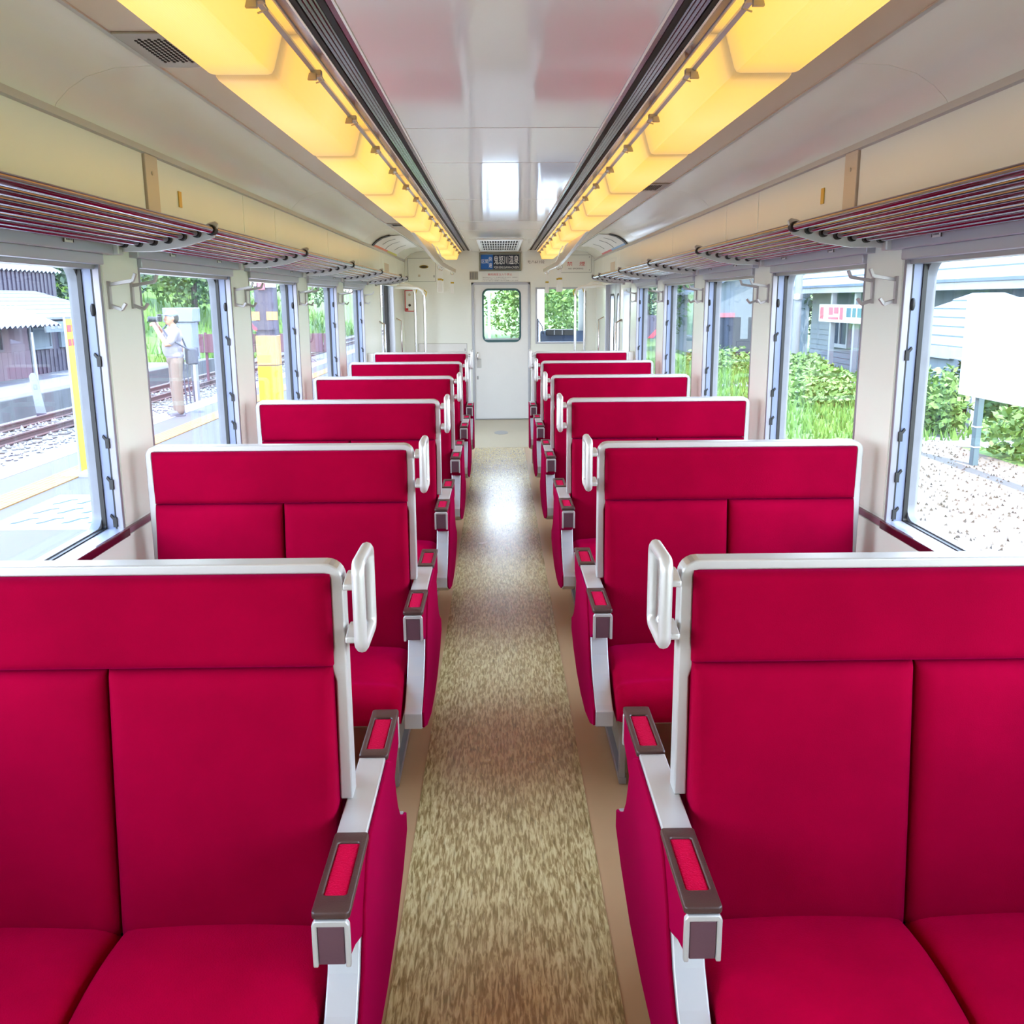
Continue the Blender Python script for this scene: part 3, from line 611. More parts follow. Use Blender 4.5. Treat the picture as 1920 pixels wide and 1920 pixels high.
def make_bench(s, end=False):
    root = empty('box_seat')
    # aluminium surround, inverted U
    out = []; inn = []
    wout = 1.249
    def arc(cx, cz, r, a0, a1, n=6): return [(cx+r*math.cos(math.radians(a0+(a1-a0)*i/n)), cz+r*math.sin(math.radians(a0+(a1-a0)*i/n))) for i in range(n+1)]
    out = [(0.322, 0.648)] + arc(0.357, 1.102, 0.035, 180, 90) + arc(wout-0.035, 1.102, 0.035, 90, 0) + [(wout, 0.42)]
    inn = [(wout-0.026, 0.42), (wout-0.022, 0.90), (wout-0.034, 0.935), (wout-0.024, 0.97)] + arc(wout-0.034, 1.105, 0.012, 0, 90) + arc(0.358, 1.105, 0.012, 90, 180) + [(0.346, 0.97), (0.354, 0.935), (0.344, 0.90), (0.347, 0.648)]
    MB().prism(mir(out+inn, s), 'y', -0.024, 0.024).build('back_frame', 'alu', root, bevel=0.0035, seg=2)
    MB().box(s*0.345, s*1.222, -0.018, 0.018, 0.36, 1.10).build('back_board', 'velvet_side', root)
    sides = (-1,) if end else (-1, 1)
    for yd in sides:
        back_cushion(s, 0.346, 1.224, 0.936, 1.117, 0.0, 0.0, 0.052, 0.010, yd, 'headrest_cushion', root, 0.02)
        back_cushion(s, 0.348, 0.777, 0.40, 0.934, 0.060, 0.0, 0.058, 0.016, yd, 'back_cushion', root)
        back_cushion(s, 0.780, 1.224, 0.40, 0.934, 0.060, 0.0, 0.058, 0.016, yd, 'back_cushion', root)
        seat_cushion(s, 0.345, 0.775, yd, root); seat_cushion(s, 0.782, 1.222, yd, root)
        # armrest on the aisle side
        def Y(a): return yd*a
        arm = MB(); arm.prism([(Y(0.15), 0.642), (Y(0.386), 0.642), (Y(0.388), 0.563), (Y(0.33), 0.545), (Y(0.27), 0.515), (Y(0.15), 0.50)], 'x', s*0.2755, s*0.3335); ar = arm.build('armrest', 'velvet_side', root, bevel=0.004)
        top = MB(); ring(top, [(s*a, Y(b)) for a, b in rrect(0.2725, 0.336, 0.152, 0.393, 0.008)], [(s*a, Y(b)) for a, b in rrect(0.2845, 0.3245, 0.185, 0.345, 0.006)], 'z', 0.6395, 0.653); top.build('arm_moulding', 'brown', ar, bevel=0.003)
        MB().box(s*0.2835, s*0.3255, Y(0.184), Y(0.346), 0.63, 0.6495).build('arm_pad', 'pad', ar, bevel=0.004)
        cap = MB(); cap.prism(mir([(0.2735, 0.553), (0.2735, 0.631), (0.279, 0.639), (0.330, 0.639), (0.3355, 0.631), (0.3355, 0.553), (0.327, 0.553), (0.327, 0.628), (0.282, 0.628), (0.282, 0.553)], s), 'y', Y(0.384), Y(0.396)); cap.build('arm_end_cap', 'alu', ar, bevel=0.002)
        MB().box(s*0.2825, s*0.3265, Y(0.384), Y(0.394), 0.557, 0.6275).build('arm_end_insert', 'plum', ar, bevel=0.002)
    MB().prism(panel_profile(0, not end), 'x', s*0.278, s*0.335).build('side_panel', 'alu', root, bevel=0.003)
    MB().prism(panel_profile(0.007, not end), 'x', s*0.270, s*0.278).build('side_upholstery', 'velvet_side', root, bevel=0.003)
    # grab handle, a rounded loop across the frame
    loop = [(a, b) for a, b in rrect(-0.066, 0.072, 0.982, 1.146, 0.019, 5)]
    MB().tube([(s*0.286, a, b) for a, b in loop], 0.0125, 10, closed=True).build('grab_handle', 'alu', root, smooth=True, ang=60)
    for z in (1.102, 0.998):
        MB().prism([(-0.064, z-0.006), (-0.02, z-0.015), (0.005, z-0.015), (0.005, z+0.015), (-0.02, z+0.015), (-0.064, z+0.006)], 'x', s*0.296, s*0.316).build('handle_lug', 'alu', root, bevel=0.003)
    # pedestal
    ped = MB(); ped.box(s*0.375, s*0.40, -0.33, 0.33, 0.006, 0.03); ped.box(s*0.375, s*0.395, -0.33, -0.30, 0.03, 0.30); ped.box(s*0.375, s*0.395, 0.30, 0.33, 0.03, 0.30)
    pd = ped.build('pedestal', 'steel', root, bevel=0.002)
    MB().box(s*0.395, s*0.405, -0.30, 0.30, 0.03, 0.30).build('pedestal_plate', 'heater', pd)
    for y in (-0.315, 0.315): MB().prism([(s*(0.387+0.006*math.cos(k*math.pi/3)), y+0.006*math.sin(k*math.pi/3)) for k in range(6)], 'z', 0.03, 0.037).build('bolt', 'steel', pd)
    MB().box(s*0.40, s*1.16, -0.42, 0.05 if end else 0.42, 0.27, 0.30).build('seat_base', 'heater', root)
    if end:
        MB().box(s*0.3, s*1.30, 0.03, 0.06, 0.02, 1.125).build('partition', 'doorleaf', root, bevel=0.005)
        MB().box(s*1.225, s*1.302, -0.02, 0.05, 0.40, 1.128).build('partition_edge', 'endwall', root, bevel=0.005)
    return root
for s, sn in SIDES:
    proto = make_bench(s); e_ = make_bench(s, True)
    for k in range(6):
        o = proto if k == 0 else (e_ if k == 5 else copy_tree(proto))
        o.location = (0, ROW0+P*k, 0)
        if k == 0: lb = 'crimson velvet double bench nearest the viewpoint on the %s of the aisle' % sn
        elif k == 5: lb = 'crimson velvet bench on the %s of the aisle, farthest, against a pale partition' % sn
        else: lb = 'crimson velvet double bench in the %s row on the %s of the aisle' % (ordn[k], sn)
        tag(o, lb, 'bench', 'crimson box seats')

# ---- luggage racks
def make_rack(s, L, near):
    root = empty('luggage_rack')
    for k in range(7):
        t = k/6; x = 0.957+t*0.288; z = 1.852-0.040*math.sin(t*math.pi/2); r = 0.0135 if k == 0 else 0.010
        MB().tube([(s*x, 0.008, z), (s*x, L-0.008, z)], r, 12).build('tube', 'rack_tube', root, smooth=True)
        for y in ([L-0.03] + ([0.03] if near else [])):
            MB().tube([(s*x, y-0.008, z), (s*x, y+0.02, z)], r+0.004, 12).build('tube_collar', 'black', root, smooth=True)
    bp_ = [(0.935, 1.872), (0.952, 1.828), (0.975, 1.822), (1.05, 1.800), (1.15, 1.785), (1.275, 1.785), (1.275, 1.83), (1.20, 1.828), (1.10, 1.836), (1.0, 1.860), (0.965, 1.876), (0.945, 1.880)]
    for y in ([L-0.020] + ([0.004] if near else [])):
        MB().prism(mir(bp_, s), 'y', y, y+0.012).build('bracket', 'alu', root, bevel=0.002)
        MB().box(s*1.255, s*1.282, y-0.03, y+0.014, 1.775, 1.84).build('bracket_foot', 'alu', root, bevel=0.004)
    return root
rk = [(ROW0+P*k-0.02, P) for k in range(-2, 5)] + [(ROW0+P*5-0.02, 0.66)]
for s, sn in SIDES:
    proto = make_rack(s, P, False)
    for i, (y, L) in enumerate(rk):
        o = proto if i == 0 else (make_rack(s, L, False) if L < 1 else copy_tree(proto))
        o.location = (0, y, 0)
        if y + L < 1.9: lb = 'tubular luggage rack %s the viewpoint on the %s wall' % ('beside' if i == 1 else 'behind', sn)
        elif L < 1: lb = 'short luggage rack on the %s wall, farthest, by the side door' % sn
        else: lb = 'tubular luggage rack on the %s wall, %s from the viewpoint' % (sn, ordn[i-2])
        tag(o, lb, 'rack', 'racks beside the viewpoint' if i < 2 else 'tubular luggage racks')

# ---- coat hooks
def make_hook(s):
    h = MB()
    h.box(s*1.296, s*1.305, -0.009, 0.009, 1.602, 1.692)
    def bar(x0, z0, x1, z1, t=0.011):
        d = Vector((x1-x0, z1-z0)).normalized(); nx, nz = -d.y*t/2, d.x*t/2
        h.prism(mir([(x0+nx, z0+nz), (x0-nx, z0-nz), (x1-nx, z1-nz), (x1+nx, z1+nz)], s), 'y', -0.007, 0.007)
    bar(1.30, 1.680, 1.221, 1.693); bar(1.221, 1.691, 1.210, 1.716, 0.009)
    bar(1.30, 1.613, 1.262, 1.600); bar(1.264, 1.600, 1.249, 1.620, 0.009)
    return h.mesh(bevel=0.001)
for s, sn in SIDES:
    me = make_hook(s)
    for b in range(0, 5):
        for j, dy in enumerate((-0.115, 0.085)):
            if b == 4 and j == 1: continue
            o = link('coat_hook', me, 'hookgrey', None, (0, 3.33+P*b+dy, 0))
            tag(o, 'double metal coat hook on the %s pillar by the %s bench%s' % (sn, ordn[b+1], '' if b == 4 else (', nearer of two' if j == 0 else ', farther of two')), 'hook', 'coat hooks on the window pillars')

# ---- strap beam, straps, poles, route maps in the vestibule
for s, sn in SIDES:
    bm_ = empty('strap_beam', label='cream hanging strap beam under the %s lamp row near the end' % sn, cat='beam')
    pr = [(7.9, 2.16), (8.8, 2.098), (9.8, 2.03), (10.6, 1.99), (12.9, 1.985), (12.95, 2.0), (12.95, 2.03), (10.9, 2.04), (10.2, 2.09), (9.8, 2.159)]
    mb = MB(); vs = []
    for w in (0.0, 0.035):
        for y, z in pr:
            x = 0.725-(y-7.9)*0.022 - w; vs.append((s*x, y, z))
    n = len(pr); mb.add(vs, [tuple(range(n)), tuple(range(2*n-1, n-1, -1))]+[(i, (i+1) % n, (i+1) % n+n, i+n) for i in range(n)]); mb.build('beam', 'ceil_strip', bm_, bevel=0.004)
    for k in range(2):
        y = 9.4+k*0.5
        MB().tube([(s*(0.655-k*0.012), y+0.0, 2.165), (s*(0.65-k*0.012), y+0.35, 2.14), (s*(0.645-k*0.012), y+1.0, 2.05), (s*0.625, y+1.9, 2.0)], 0.006, 6).build('hanger_rod', 'white', bm_, smooth=True)
    for k, y in enumerate((10.75, 10.98, 12.75)):
        sx = 0.665-(y-10.7)*0.022
        t = empty('hand_strap', (s*sx, y, 1.985), label='white hanging hand strap on the %s strap beam, %s' % (sn, ('nearest', 'middle', 'farthest from the viewpoint')[k]), cat='strap', group='white hand straps')
        MB().tube([(0.022*math.cos(a*math.pi/8), 0, 0.022*math.sin(a*math.pi/8)-0.005) for a in range(16)], 0.005, 6, closed=True).build('ring', 'chrome', t, smooth=True)
        MB().box(-0.012, 0.012, -0.003, 0.003, -0.12, -0.025).build('band', 'white', t)
        hd_ = MB(); hd_.prism([(-0.02, -0.12), (0.02, -0.12), (0.028, -0.25), (0.024, -0.27), (-0.024, -0.27), (-0.028, -0.25)], 'y', -0.007, 0.007); hd_.build('grip', 'white', t, bevel=0.004)
        MB().box(-0.022, 0.022, -0.009, 0.009, -0.14, -0.12).build('buckle', 'brass', t, bevel=0.002)
    for k, (px, py, top) in enumerate(((0.945, 12.15, 1.70), (1.09, 12.45, 1.745))):
        t = empty('grab_pole', (s*px, py, 0), label='chrome floor-to-rack grab pole near the %s door, %s the wall' % (sn, ('farther from', 'nearer')[k]), cat='pole', group='chrome grab poles')
        MB().tube([(0, 0, 0), (0, 0, top)], 0.017, 12).build('pole', 'chrome', t, smooth=True)
        MB().tube([(0, 0, 0), (0, 0, 0.02)], 0.035, 12).build('foot_flange', 'chrome', t, smooth=True)
        MB().tube([(0, 0, top-0.01), (s*0.02, 0, top+0.05), (s*0.08, 0, top+0.085), (s*(1.31-px), 0, top+0.10)], [0.017, 0.02, 0.022, 0.022], 10).build('wall_arm', 'white', t, smooth=True)
        MB().tube([(-s*0.01, 0, top-0.03), (-s*0.03, 0, top+0.03), (0, 0, top+0.06)], 0.007, 8).build('loop', 'brass', t, smooth=True)
    # curved poster on the cove
    po = empty('route_map_poster', label='curved white route map over the %s door, with a %s strip' % (sn, 'orange and lime' if s < 0 else 'red and blue'), cat='poster')
    cp = [(1.00, 2.273), (1.10, 2.266), (1.18, 2.244), (1.235, 2.211), (1.262, 2.186)]; ed = [(1.262, 2.186), (1.274, 2.172), (1.283, 2.152)]
    def sheet(nm, prof, y0, y1, mt, par, off=0.003):
        a = [(x-off*0.7, z-off*0.7) for x, z in prof]; b_ = [(x, z) for x, z in prof]
        return MB().prism(mir(a+b_[::-1], s), 'y', y0, y1).build(nm, mt, par, smooth=True, ang=60)
    sheet('map_sheet', cp, 9.92, 12.1, 'paper', po)
    sheet('black_border', cp[1:]+ed[1:], 9.80, 9.918, 'black', po, 0.006)
    sheet('colour_strip', ed, 9.92, 11.1, 'orange_st' if s < 0 else 'blue_st', po)
    sheet('colour_strip', ed, 11.102, 12.1, 'lime_st' if s < 0 else 'red_st', po)
    for y, i0, i1 in ((10.35, 1, 4), (10.8, 1, 5), (11.5, 1, 4)): sheet('line_diagram', [(x-0.003, z-0.003) for x, z in cp[i0:i1]], y, y+0.035, 'ink_grey', po, 0.001)
    dt = MB().box(s*1.276, s*1.284, 10.75, 11.3, 1.83, 2.08).build('header_cover', 'wall', walls[s], bevel=0.003)
    MB().box(s*1.273, s*1.278, 10.82, 11.23, 1.86, 2.04).build('cover_plate', 'ceil_strip', dt, bevel=0.003)

# ================================================================== outside
M['asphalt'] = pmat('platform_asphalt', (65, 65, 70), 0.9, var=0.12, vscale=30, bump=0.1, bscale=80)
M['slab'] = pmat('bounce_concrete', (186, 184, 176), 0.85, var=0.06, vscale=5)  # kept pale only to bounce daylight up to cove and ceiling
M['shoulder'] = pmat('pale_bounce_ballast', (158, 156, 148), 0.9, var=0.25, vscale=18, bump=0.6, bscale=25)  # ground out of view, paled to bounce daylight up through the windows
M['kerb'] = pmat('platform_edge_concrete', (128, 128, 128), 0.85, var=0.08, vscale=8)
M['tactile'] = pmat('faded_tactile_yellow', (125, 93, 46), 0.8, var=0.1, vscale=25)
M['gravel'] = pmat('grey_ballast', (91, 91, 95), 0.95, var=0.45, vscale=14, bump=0.6, bscale=20)
M['stone'] = pmat('ballast_stone', (101, 101, 106), 0.9, var=0.3, vscale=3)
M['rust'] = pmat('rusty_rail', (72, 51, 49), 0.7, var=0.2, vscale=12)
M['sleeper'] = pmat('weathered_sleeper', (63, 57, 54), 0.9, var=0.2)
M['concrete'] = pmat('mossy_concrete', (73, 75, 77), 0.9, var=0.35, vscale=3)
M['grass'] = pmat('lawn', (77, 106, 39), 0.95, var=0.35, vscale=0.7, bump=0.6, bscale=12)
M['drygrass'] = pmat('dry_mown_grass', (89, 79, 66), 0.95, var=0.25, vscale=2.5, bump=0.6, bscale=20)
M['blade'] = pmat('grass_blade', (84, 117, 41), 0.8, var=0.3, vscale=0.9)
M['leaf'] = pmat('tree_leaf', (56, 87, 39), 0.7, var=0.45, vscale=0.6)
M['leaf2'] = pmat('bright_leaf', (90, 119, 50), 0.7, var=0.35, vscale=0.9)
M['leaf3'] = pmat('dark_conifer_leaf', (40, 62, 46), 0.8, var=0.4, vscale=0.5)
M['bark'] = pmat('bark', (51, 44, 39), 0.9, var=0.2)
M['path'] = pmat('pale_path', (103, 100, 98), 0.9, var=0.1, vscale=4)
M['corr_dark'] = pmat('dark_corrugated_sheet', (59, 53, 67), 0.6, var=0.12, vscale=3)
M['plankpink'] = pmat('faded_pink_planks', (93, 75, 84), 0.85, var=0.12, vscale=5)
M['roofblue'] = pmat('pale_blue_metal_roof', (84, 97, 118), 0.45, var=0.08, vscale=2)
M['roofwhite'] = pmat('whitish_metal_roof', (92, 97, 110), 0.5, var=0.08, vscale=2)
M['clap'] = pmat('pale_blue_clapboard', (93, 103, 111), 0.8, var=0.06, vscale=3)
M['fascia'] = pmat('white_fascia', (136, 138, 143), 0.6)
M['darkglass'] = pmat('dark_window', (43, 50, 62), 0.1)
M['yellow'] = pmat('yellow_vinyl', (174, 153, 20), 0.6)
M['orange'] = pmat('orange_vinyl', (170, 118, 67), 0.6)
M['signwhite'] = pmat('white_sign_back', (184, 186, 186), 0.5)
M['greenpost'] = pmat('grey_green_post', (66, 84, 87), 0.7)
M['polegrey'] = pmat('concrete_pole', (114, 117, 121), 0.8, var=0.08)
M['cabgrey'] = pmat('pale_grey_cabinet', (98, 105, 118), 0.5, var=0.05)
M['fence'] = pmat('maroon_fence_board', (82, 50, 58), 0.8, var=0.15)
M['skin'] = pmat('skin', (161, 118, 94), 0.55)
M['shirt'] = pmat('pale_lilac_shirt', (125, 120, 130), 0.85, bump=0.3, bscale=12)
M['trouser'] = pmat('beige_trousers', (103, 92, 83), 0.85, bump=0.3, bscale=12)
M['denim'] = pmat('pale_blue_cap', (107, 122, 143), 0.85)
M['hair'] = pmat('dark_hair', (34, 29, 27), 0.7)
M['shoe'] = pmat('grey_shoe', (82, 86, 96), 0.7)
M['bag'] = pmat('charcoal_bag', (60, 63, 75), 0.8)
M['pink'] = pmat('pink_sign', (166, 85, 95), 0.6)
M['teal_paint'] = pmat('teal_paint', (8, 46, 50), 0.8)

def S_(o): o['kind'] = 'structure'; return o
# ground
S_(MB().box(-150, -5.5, -40, 220, -1.45, -1.15).build('ground_track_bed', 'gravel'))
S_(MB().box(-5.5, 3.0, 46, 220, -1.45, -1.16).build('ground_track_ahead', 'gravel'))
S_(MB().box(-5.5, 3.0, -40, 46, -1.5, -1.30).build('ground_under_car', 'shoulder'))
gr = S_(MB().box(3.0, 150, -40, 220, -1.4, -1.0).build('ground_lawn', 'grass'))
MB().box(3.0, 8.2, -6, 17.4, -1.0, -0.985).build('mown_patch', 'drygrass', gr)
MB().prism([(6.6, 17.4), (9.8, 16.0), (12.8, 16.4), (12.8, 21), (9.0, 21.4), (7.4, 19.6)], 'z', -1.0, -0.982).build('pale_path', 'path', gr)
MB().box(3.0, 12.8, 29.0, 30.6, -1.0, -0.982).build('pale_path', 'path', gr)
def stuff_blades(name, label, n, region, h, mat, cat='grass'):
    mb = MB()
    for _ in range(n):
        x, y, z = region(); a = random.uniform(0, math.pi); hh = h*random.uniform(0.5, 1.2); w = 0.02+hh*0.06; lx, ly = random.uniform(-.4, .4)*hh, random.uniform(-.4, .4)*hh
        c, s_ = math.cos(a)*w, math.sin(a)*w
        mb.add([(x-c, y-s_, z), (x+c, y+s_, z), (x+lx, y+ly, z+hh)], [(0, 1, 2)])
    o = mb.build(name, mat); tag(o, label, cat, kind='stuff'); return o
stuff_blades('lawn_grass', 'green grass blades on the lawn right of the car', 14000, lambda: (random.uniform(3.2, 12.5), random.uniform(17.4, 42), -1.0), 0.22, 'blade')
stuff_blades('stubble', 'dry mown grass stubble beside the car on the right', 2600, lambda: (random.uniform(3.2, 8.2), random.uniform(6, 17.4), -0.986), 0.035, 'drygrass')

# platform
pf = S_(MB().box(-5.12, -1.62, -30, 46, -1.3, -0.13).build('platform', 'asphalt'))
MB().box(-5.50, -5.12, -30, 46, -1.3, -0.125).build('platform_kerb', 'kerb', pf)
MB().box(-3.05, -1.62, -30, 46, -0.14, -0.126).build('added_bounce_slab', 'slab', pf)  # unseen strip added beside the car as a daylight reflector
tm = MB().box(-0.15, 0.15, 0.003, 0.297, -0.13, -0.118)
for i in range(5):
    for j in range(5):
        x, y = -0.12+0.06*i, 0.03+0.06*j
        tm.add([(x-.016, y-.016, -0.118), (x+.016, y-.016, -0.118), (x+.016, y+.016, -0.118), (x-.016, y+.016, -0.118), (x, y, -0.110)], [(0, 1, 4), (1, 2, 4), (2, 3, 4), (3, 0, 4)])
tme = tm.mesh()
for k in range(70): link('tactile_tile', tme, 'tactile', pf, (-4.52, 6.0+0.3*k, 0))
pp = MB().box(-4.15, -3.2, 7.35, 8.75, -0.13, -0.127).build('painted_notice', 'kerb', pf)
for i in range(4):
    for j in range(3):
        x = -4.02+0.21*i; y = 7.55+0.38*j
        w_ = MB(); w_.prism([(x, y), (x+0.05, y+0.02), (x+0.10, y+0.17), (x+0.15, y+0.20), (x+0.13, y+0.24), (x+0.07, y+0.20), (x+0.03, y+0.08), (x, y+0.05)], 'z', -0.127, -0.1255); w_.build('painted_stroke', 'teal_paint', pp)

# ballast and the neighbouring track
mb = MB()
for _ in range(7000):
    x = random.uniform(-11.6, -5.55); y = random.uniform(12, 48); r = random.uniform(0.025, 0.06); z = -1.15+r*0.4
    a = [random.uniform(0.7, 1.3)*r for _ in range(6)]
    mb.add([(x+a[0], y, z), (x, y+a[1], z), (x-a[2], y, z), (x, y-a[3], z), (x, y, z+a[4]), (x, y, z-a[5])], [(0, 1, 4), (1, 2, 4), (2, 3, 4), (3, 0, 4), (1, 0, 5), (2, 1, 5), (3, 2, 5), (0, 3, 5)])
tag(mb.build('ballast_stones', 'stone'), 'loose grey ballast stones around the neighbouring track', 'ballast', kind='stuff')
railp = [(-0.06, 0), (0.06, 0), (0.06, 0.02), (0.012, 0.04), (0.012, 0.11), (0.033, 0.12), (0.033, 0.15), (-0.033, 0.15), (-0.033, 0.12), (-0.012, 0.11), (-0.012, 0.04), (-0.06, 0.02)]
for k, x in enumerate((-9.85, -10.92)):
    o = MB().prism([(x+a, -1.12+b) for a, b in railp], 'y', -10, 120).build('rail', 'rust'); tag(o, 'rusty steel rail of the neighbouring track, %s the platform' % ('nearer' if k == 0 else 'farther from'), 'rail', 'rails of the neighbouring track')
sm = MB().box(-1.0, 1.0, -0.1, 0.1, -1.2, -1.118).mesh(bevel=0.01)
for k in range(44):
    o = link('sleeper', sm, 'sleeper', None, (-10.385, 14+0.66*k, 0)); tag(o, 'weathered sleeper under the neighbouring rusty rails', 'sleeper', 'sleepers of the neighbouring track')

# foliage
def leaves(n, c, r, size, hollow=0.5):
    mb = MB()
    for _ in range(n):
        while True:
            p = Vector((random.uniform(-1, 1), random.uniform(-1, 1), random.uniform(-1, 1)))
            if hollow < p.length < 1: break
        q = Vector((c[0]+p.x*r[0], c[1]+p.y*r[1], c[2]+p.z*r[2])) + Vector((random.gauss(0, .06)*r[0], random.gauss(0, .06)*r[1], random.gauss(0, .06)*r[2]))
        u = Vector((random.gauss(0, 1), random.gauss(0, 1), random.gauss(0, .6))).normalized(); v = u.cross(Vector((random.gauss(0, 1), random.gauss(0, 1), random.gauss(0, 1)))).normalized()
        s_ = size*random.uniform(.6, 1.3)
        mb.add([q-u*s_, q+v*s_*.55, q+u*s_, q-v*s_*.55], [(0, 1, 2, 3)])
    return mb
def tree(name, label, base, h, r, n, size, mat, group):
    t = empty(name, base, label=label, cat='tree', group=group)
    mb = MB(); mb.v = []
    k = max(3, int(h/1.6))
    for i in range(k):
        q = leaves(n//k, (random.uniform(-.35, .35)*r, random.uniform(-.35, .35)*r, h*(0.28+0.62*i/(k-1))), (r*random.uniform(.65, 1.0)*(1.1-0.5*i/k), r*random.uniform(.65, 1.0)*(1.1-0.5*i/k), h/k*0.95), size, 0.3)
        mb.add(q.v, q.f)
    fo = mb.build('foliage', mat, t); fo['kind'] = 'stuff'
    MB().tube([(0, 0, -0.1), (0.05, 0, h*.3), (0, 0.05, h*.75)], [0.03*h**.7+.05, 0.025*h**.7+.03, 0.03], 8).build('trunk', 'bark', t, smooth=True)
    return t
def shrub(label, base, r, n, size, mat, group):
    t = empty('shrub', base, label=label, cat='shrub', group=group)
    fo = leaves(n, (0, 0, r[2]*.75), r, size, 0.2).build('foliage', mat, t); fo['kind'] = 'stuff'
    for k in range(3): MB().tube([(0, 0, -0.02), (random.uniform(-.3, .3)*r[0], random.uniform(-.3, .3)*r[1], r[2]*.8)], [0.02, 0.008], 6).build('stem', 'bark', t)
    return t

# bank and hills (terrain)
def terrain(name, x0, x1, y0, y1, f, mat, n=24):
    mb = MB(); vs = [(x0+(x1-x0)*i/n, y0+(y1-y0)*j/n, f(i/n, j/n)) for j in range(n+1) for i in range(n+1)]
    mb.add(vs, [(j*(n+1)+i, j*(n+1)+i+1, (j+1)*(n+1)+i+1, (j+1)*(n+1)+i) for j in range(n) for i in range(n)])
    o = mb.build(name, mat, smooth=True); o['kind'] = 'structure'; return o
terrain('ground_bank', -12.4, -40, 38, 150, lambda u, v: -1.2+7.0*min(1, u*1.5)*min(1, v*4+.25)+random.uniform(-.25, .25), 'grass')
terrain('ground_bank_ahead', -6, 60, 52, 150, lambda u, v: -1.2+5.0*v+random.uniform(-.2, .2), 'grass')
stuff_blades('bank_grass', 'tall pale grass covering the bank beyond the track', 6000, lambda: (lambda u, y: (-12.4-27*u, y, -1.2+7.0*min(1, u*1.5)*min(1, (y-38)/112*4+.25)))(random.random()**1.6, random.uniform(38, 90)), 0.7, 'blade')
for i, (x, y, h, r, mt) in enumerate(((-20, 47, 9, 3.5, 'leaf3'), (-25, 55, 12, 4.5, 'leaf3'), (-17.5, 56, 10, 3.6, 'leaf'), (-21, 68, 12, 4.5, 'leaf'), (-15.5, 74, 10, 4, 'leaf2'), (-28, 44, 13, 4.5, 'leaf3'))):
    tree('broadleaf_tree', ['dark tree behind the photographer, left of the cabinet', 'tall dark tree behind the photographer, farther up the bank', 'mid-green tree seen in the third left window', 'tall mid-green tree far beyond the third left window', 'pale green tree seen in the fourth left window', 'tallest dark tree behind the corrugated warehouse'][i], (x, y, 0.2), h, r, 5200, 0.2, mt, 'trees beyond the platform')
for i, (x, y, h, r, mt) in enumerate(((-4.4, 62, 11, 4, 'leaf'), (2.0, 58, 7, 3.2, 'leaf2'), (5.2, 52, 8.5, 3.2, 'leaf2'), (9.2, 60, 10, 4.2, 'leaf'), (14, 66, 11, 4.5, 'leaf'))):
    tree('broadleaf_tree', ['green tree ahead, left in the end door window', 'bright green tree ahead, right in the end door window', 'bright leafy tree filling the right window of the end wall', 'green tree behind, right in the end wall window', 'green tree far ahead, right of the end wall window'][i], (x, y, -1.0), h, r, 6500, 0.15, mt, 'trees ahead of the train')
for i, (x, y, h, r, mt) in enumerate(((10.5, 50, 9, 3.4, 'leaf'), (15.5, 46, 9, 3.6, 'leaf3'), (22, 44, 11, 4.5, 'leaf3'))):
    tree('broadleaf_tree', ['green tree beyond the far right windows', 'dark tree standing behind the blue shed on the right', 'large dark tree behind the station roof'][i], (x, y, -1.0), h, r, 5000, 0.17, mt, 'trees behind the station')

# --- left-hand buildings across the track
rw = S_(MB().box(-12.3, -11.85, 10, 40, -1.2, -0.62).build('wall_retaining', 'concrete', bevel=0.03))
S_(MB().box(-60, -12.3, 10, 38, -1.2, -0.66).build('ground_terrace', 'gravel'))
ws = empty('wooden_shed', label='faded pink plank shed with corrugated awning across the track', cat='shed')
for k in range(18):
    y = 24.4+0.36*k
    MB().box(-15.06, -15.0, y+0.004, y+0.356, -0.66, 0.18).build('plank', 'plankpink', ws, bevel=0.008)
MB().box(-17.9, -15.04, 24.4, 30.9, -0.66, 1.5).build('wall', 'plankpink', ws)
for a, b in ((26.3, 27.7), (27.8, 29.2)):
    f_ = MB(); ring(f_, rrect(a, b, 0.22, 0.95, 0.005), rrect(a+0.06, b-0.06, 0.28, 0.89, 0.004), 'x', -15.05, -14.96); fo = f_.build('window', 'corr_dark', ws)
    MB().box(-15.01, -15.0, a+0.05, b-0.05, 0.27, 0.90).build('pane', 'darkglass', fo)
def corrugated(mb, x0, z0, x1, z1, y0, y1, pitch=0.16, amp=0.03):
    n = int((y1-y0)/pitch*4); 
    d = Vector((x1-x0, 0, z1-z0)).normalized(); nrm = Vector((-d.z, 0, d.x))
    ra = []; rb = []
    for i in range(n+1):
        y = y0+(y1-y0)*i/n; o = amp*math.sin(2*math.pi*i/4)
        ra.append((x0+nrm.x*o, y, z0+nrm.z*o)); rb.append((x1+nrm.x*o, y, z1+nrm.z*o))
    k = len(mb.v); mb.v += ra+rb+[(p[0]-nrm.x*.012, p[1], p[2]-nrm.z*.012) for p in ra+rb]; N = n+1
    for i in range(n): mb.f += [(k+i, k+i+1, k+N+i+1, k+N+i), (k+2*N+i, k+3*N+i, k+3*N+i+1, k+2*N+i+1), (k+i, k+2*N+i, k+2*N+i+1, k+i+1), (k+N+i, k+N+i+1, k+3*N+i+1, k+3*N+i)]
    return mb
corrugated(MB(), -15.2, 1.55, -13.9, 0.98, 24.2, 30.85, 0.30, 0.05).build('awning', 'roofwhite', ws, smooth=True)
MB().prism([(-17.85, 1.75), (-16.8, 2.2), (-14.9, 1.45), (-14.9, 1.52), (-16.8, 2.3), (-17.85, 1.85)], 'y', 24.2, 28.8).build('roof', 'corr_dark', ws)
an = empty('tin_annex', label='dark purple annex with a pale ribbed lean-to roof beside the pink shed', cat='shed')
MB().box(-17.9, -15.3, 30.95, 37.6, -0.66, 1.1).build('wall', 'corr_dark', an)
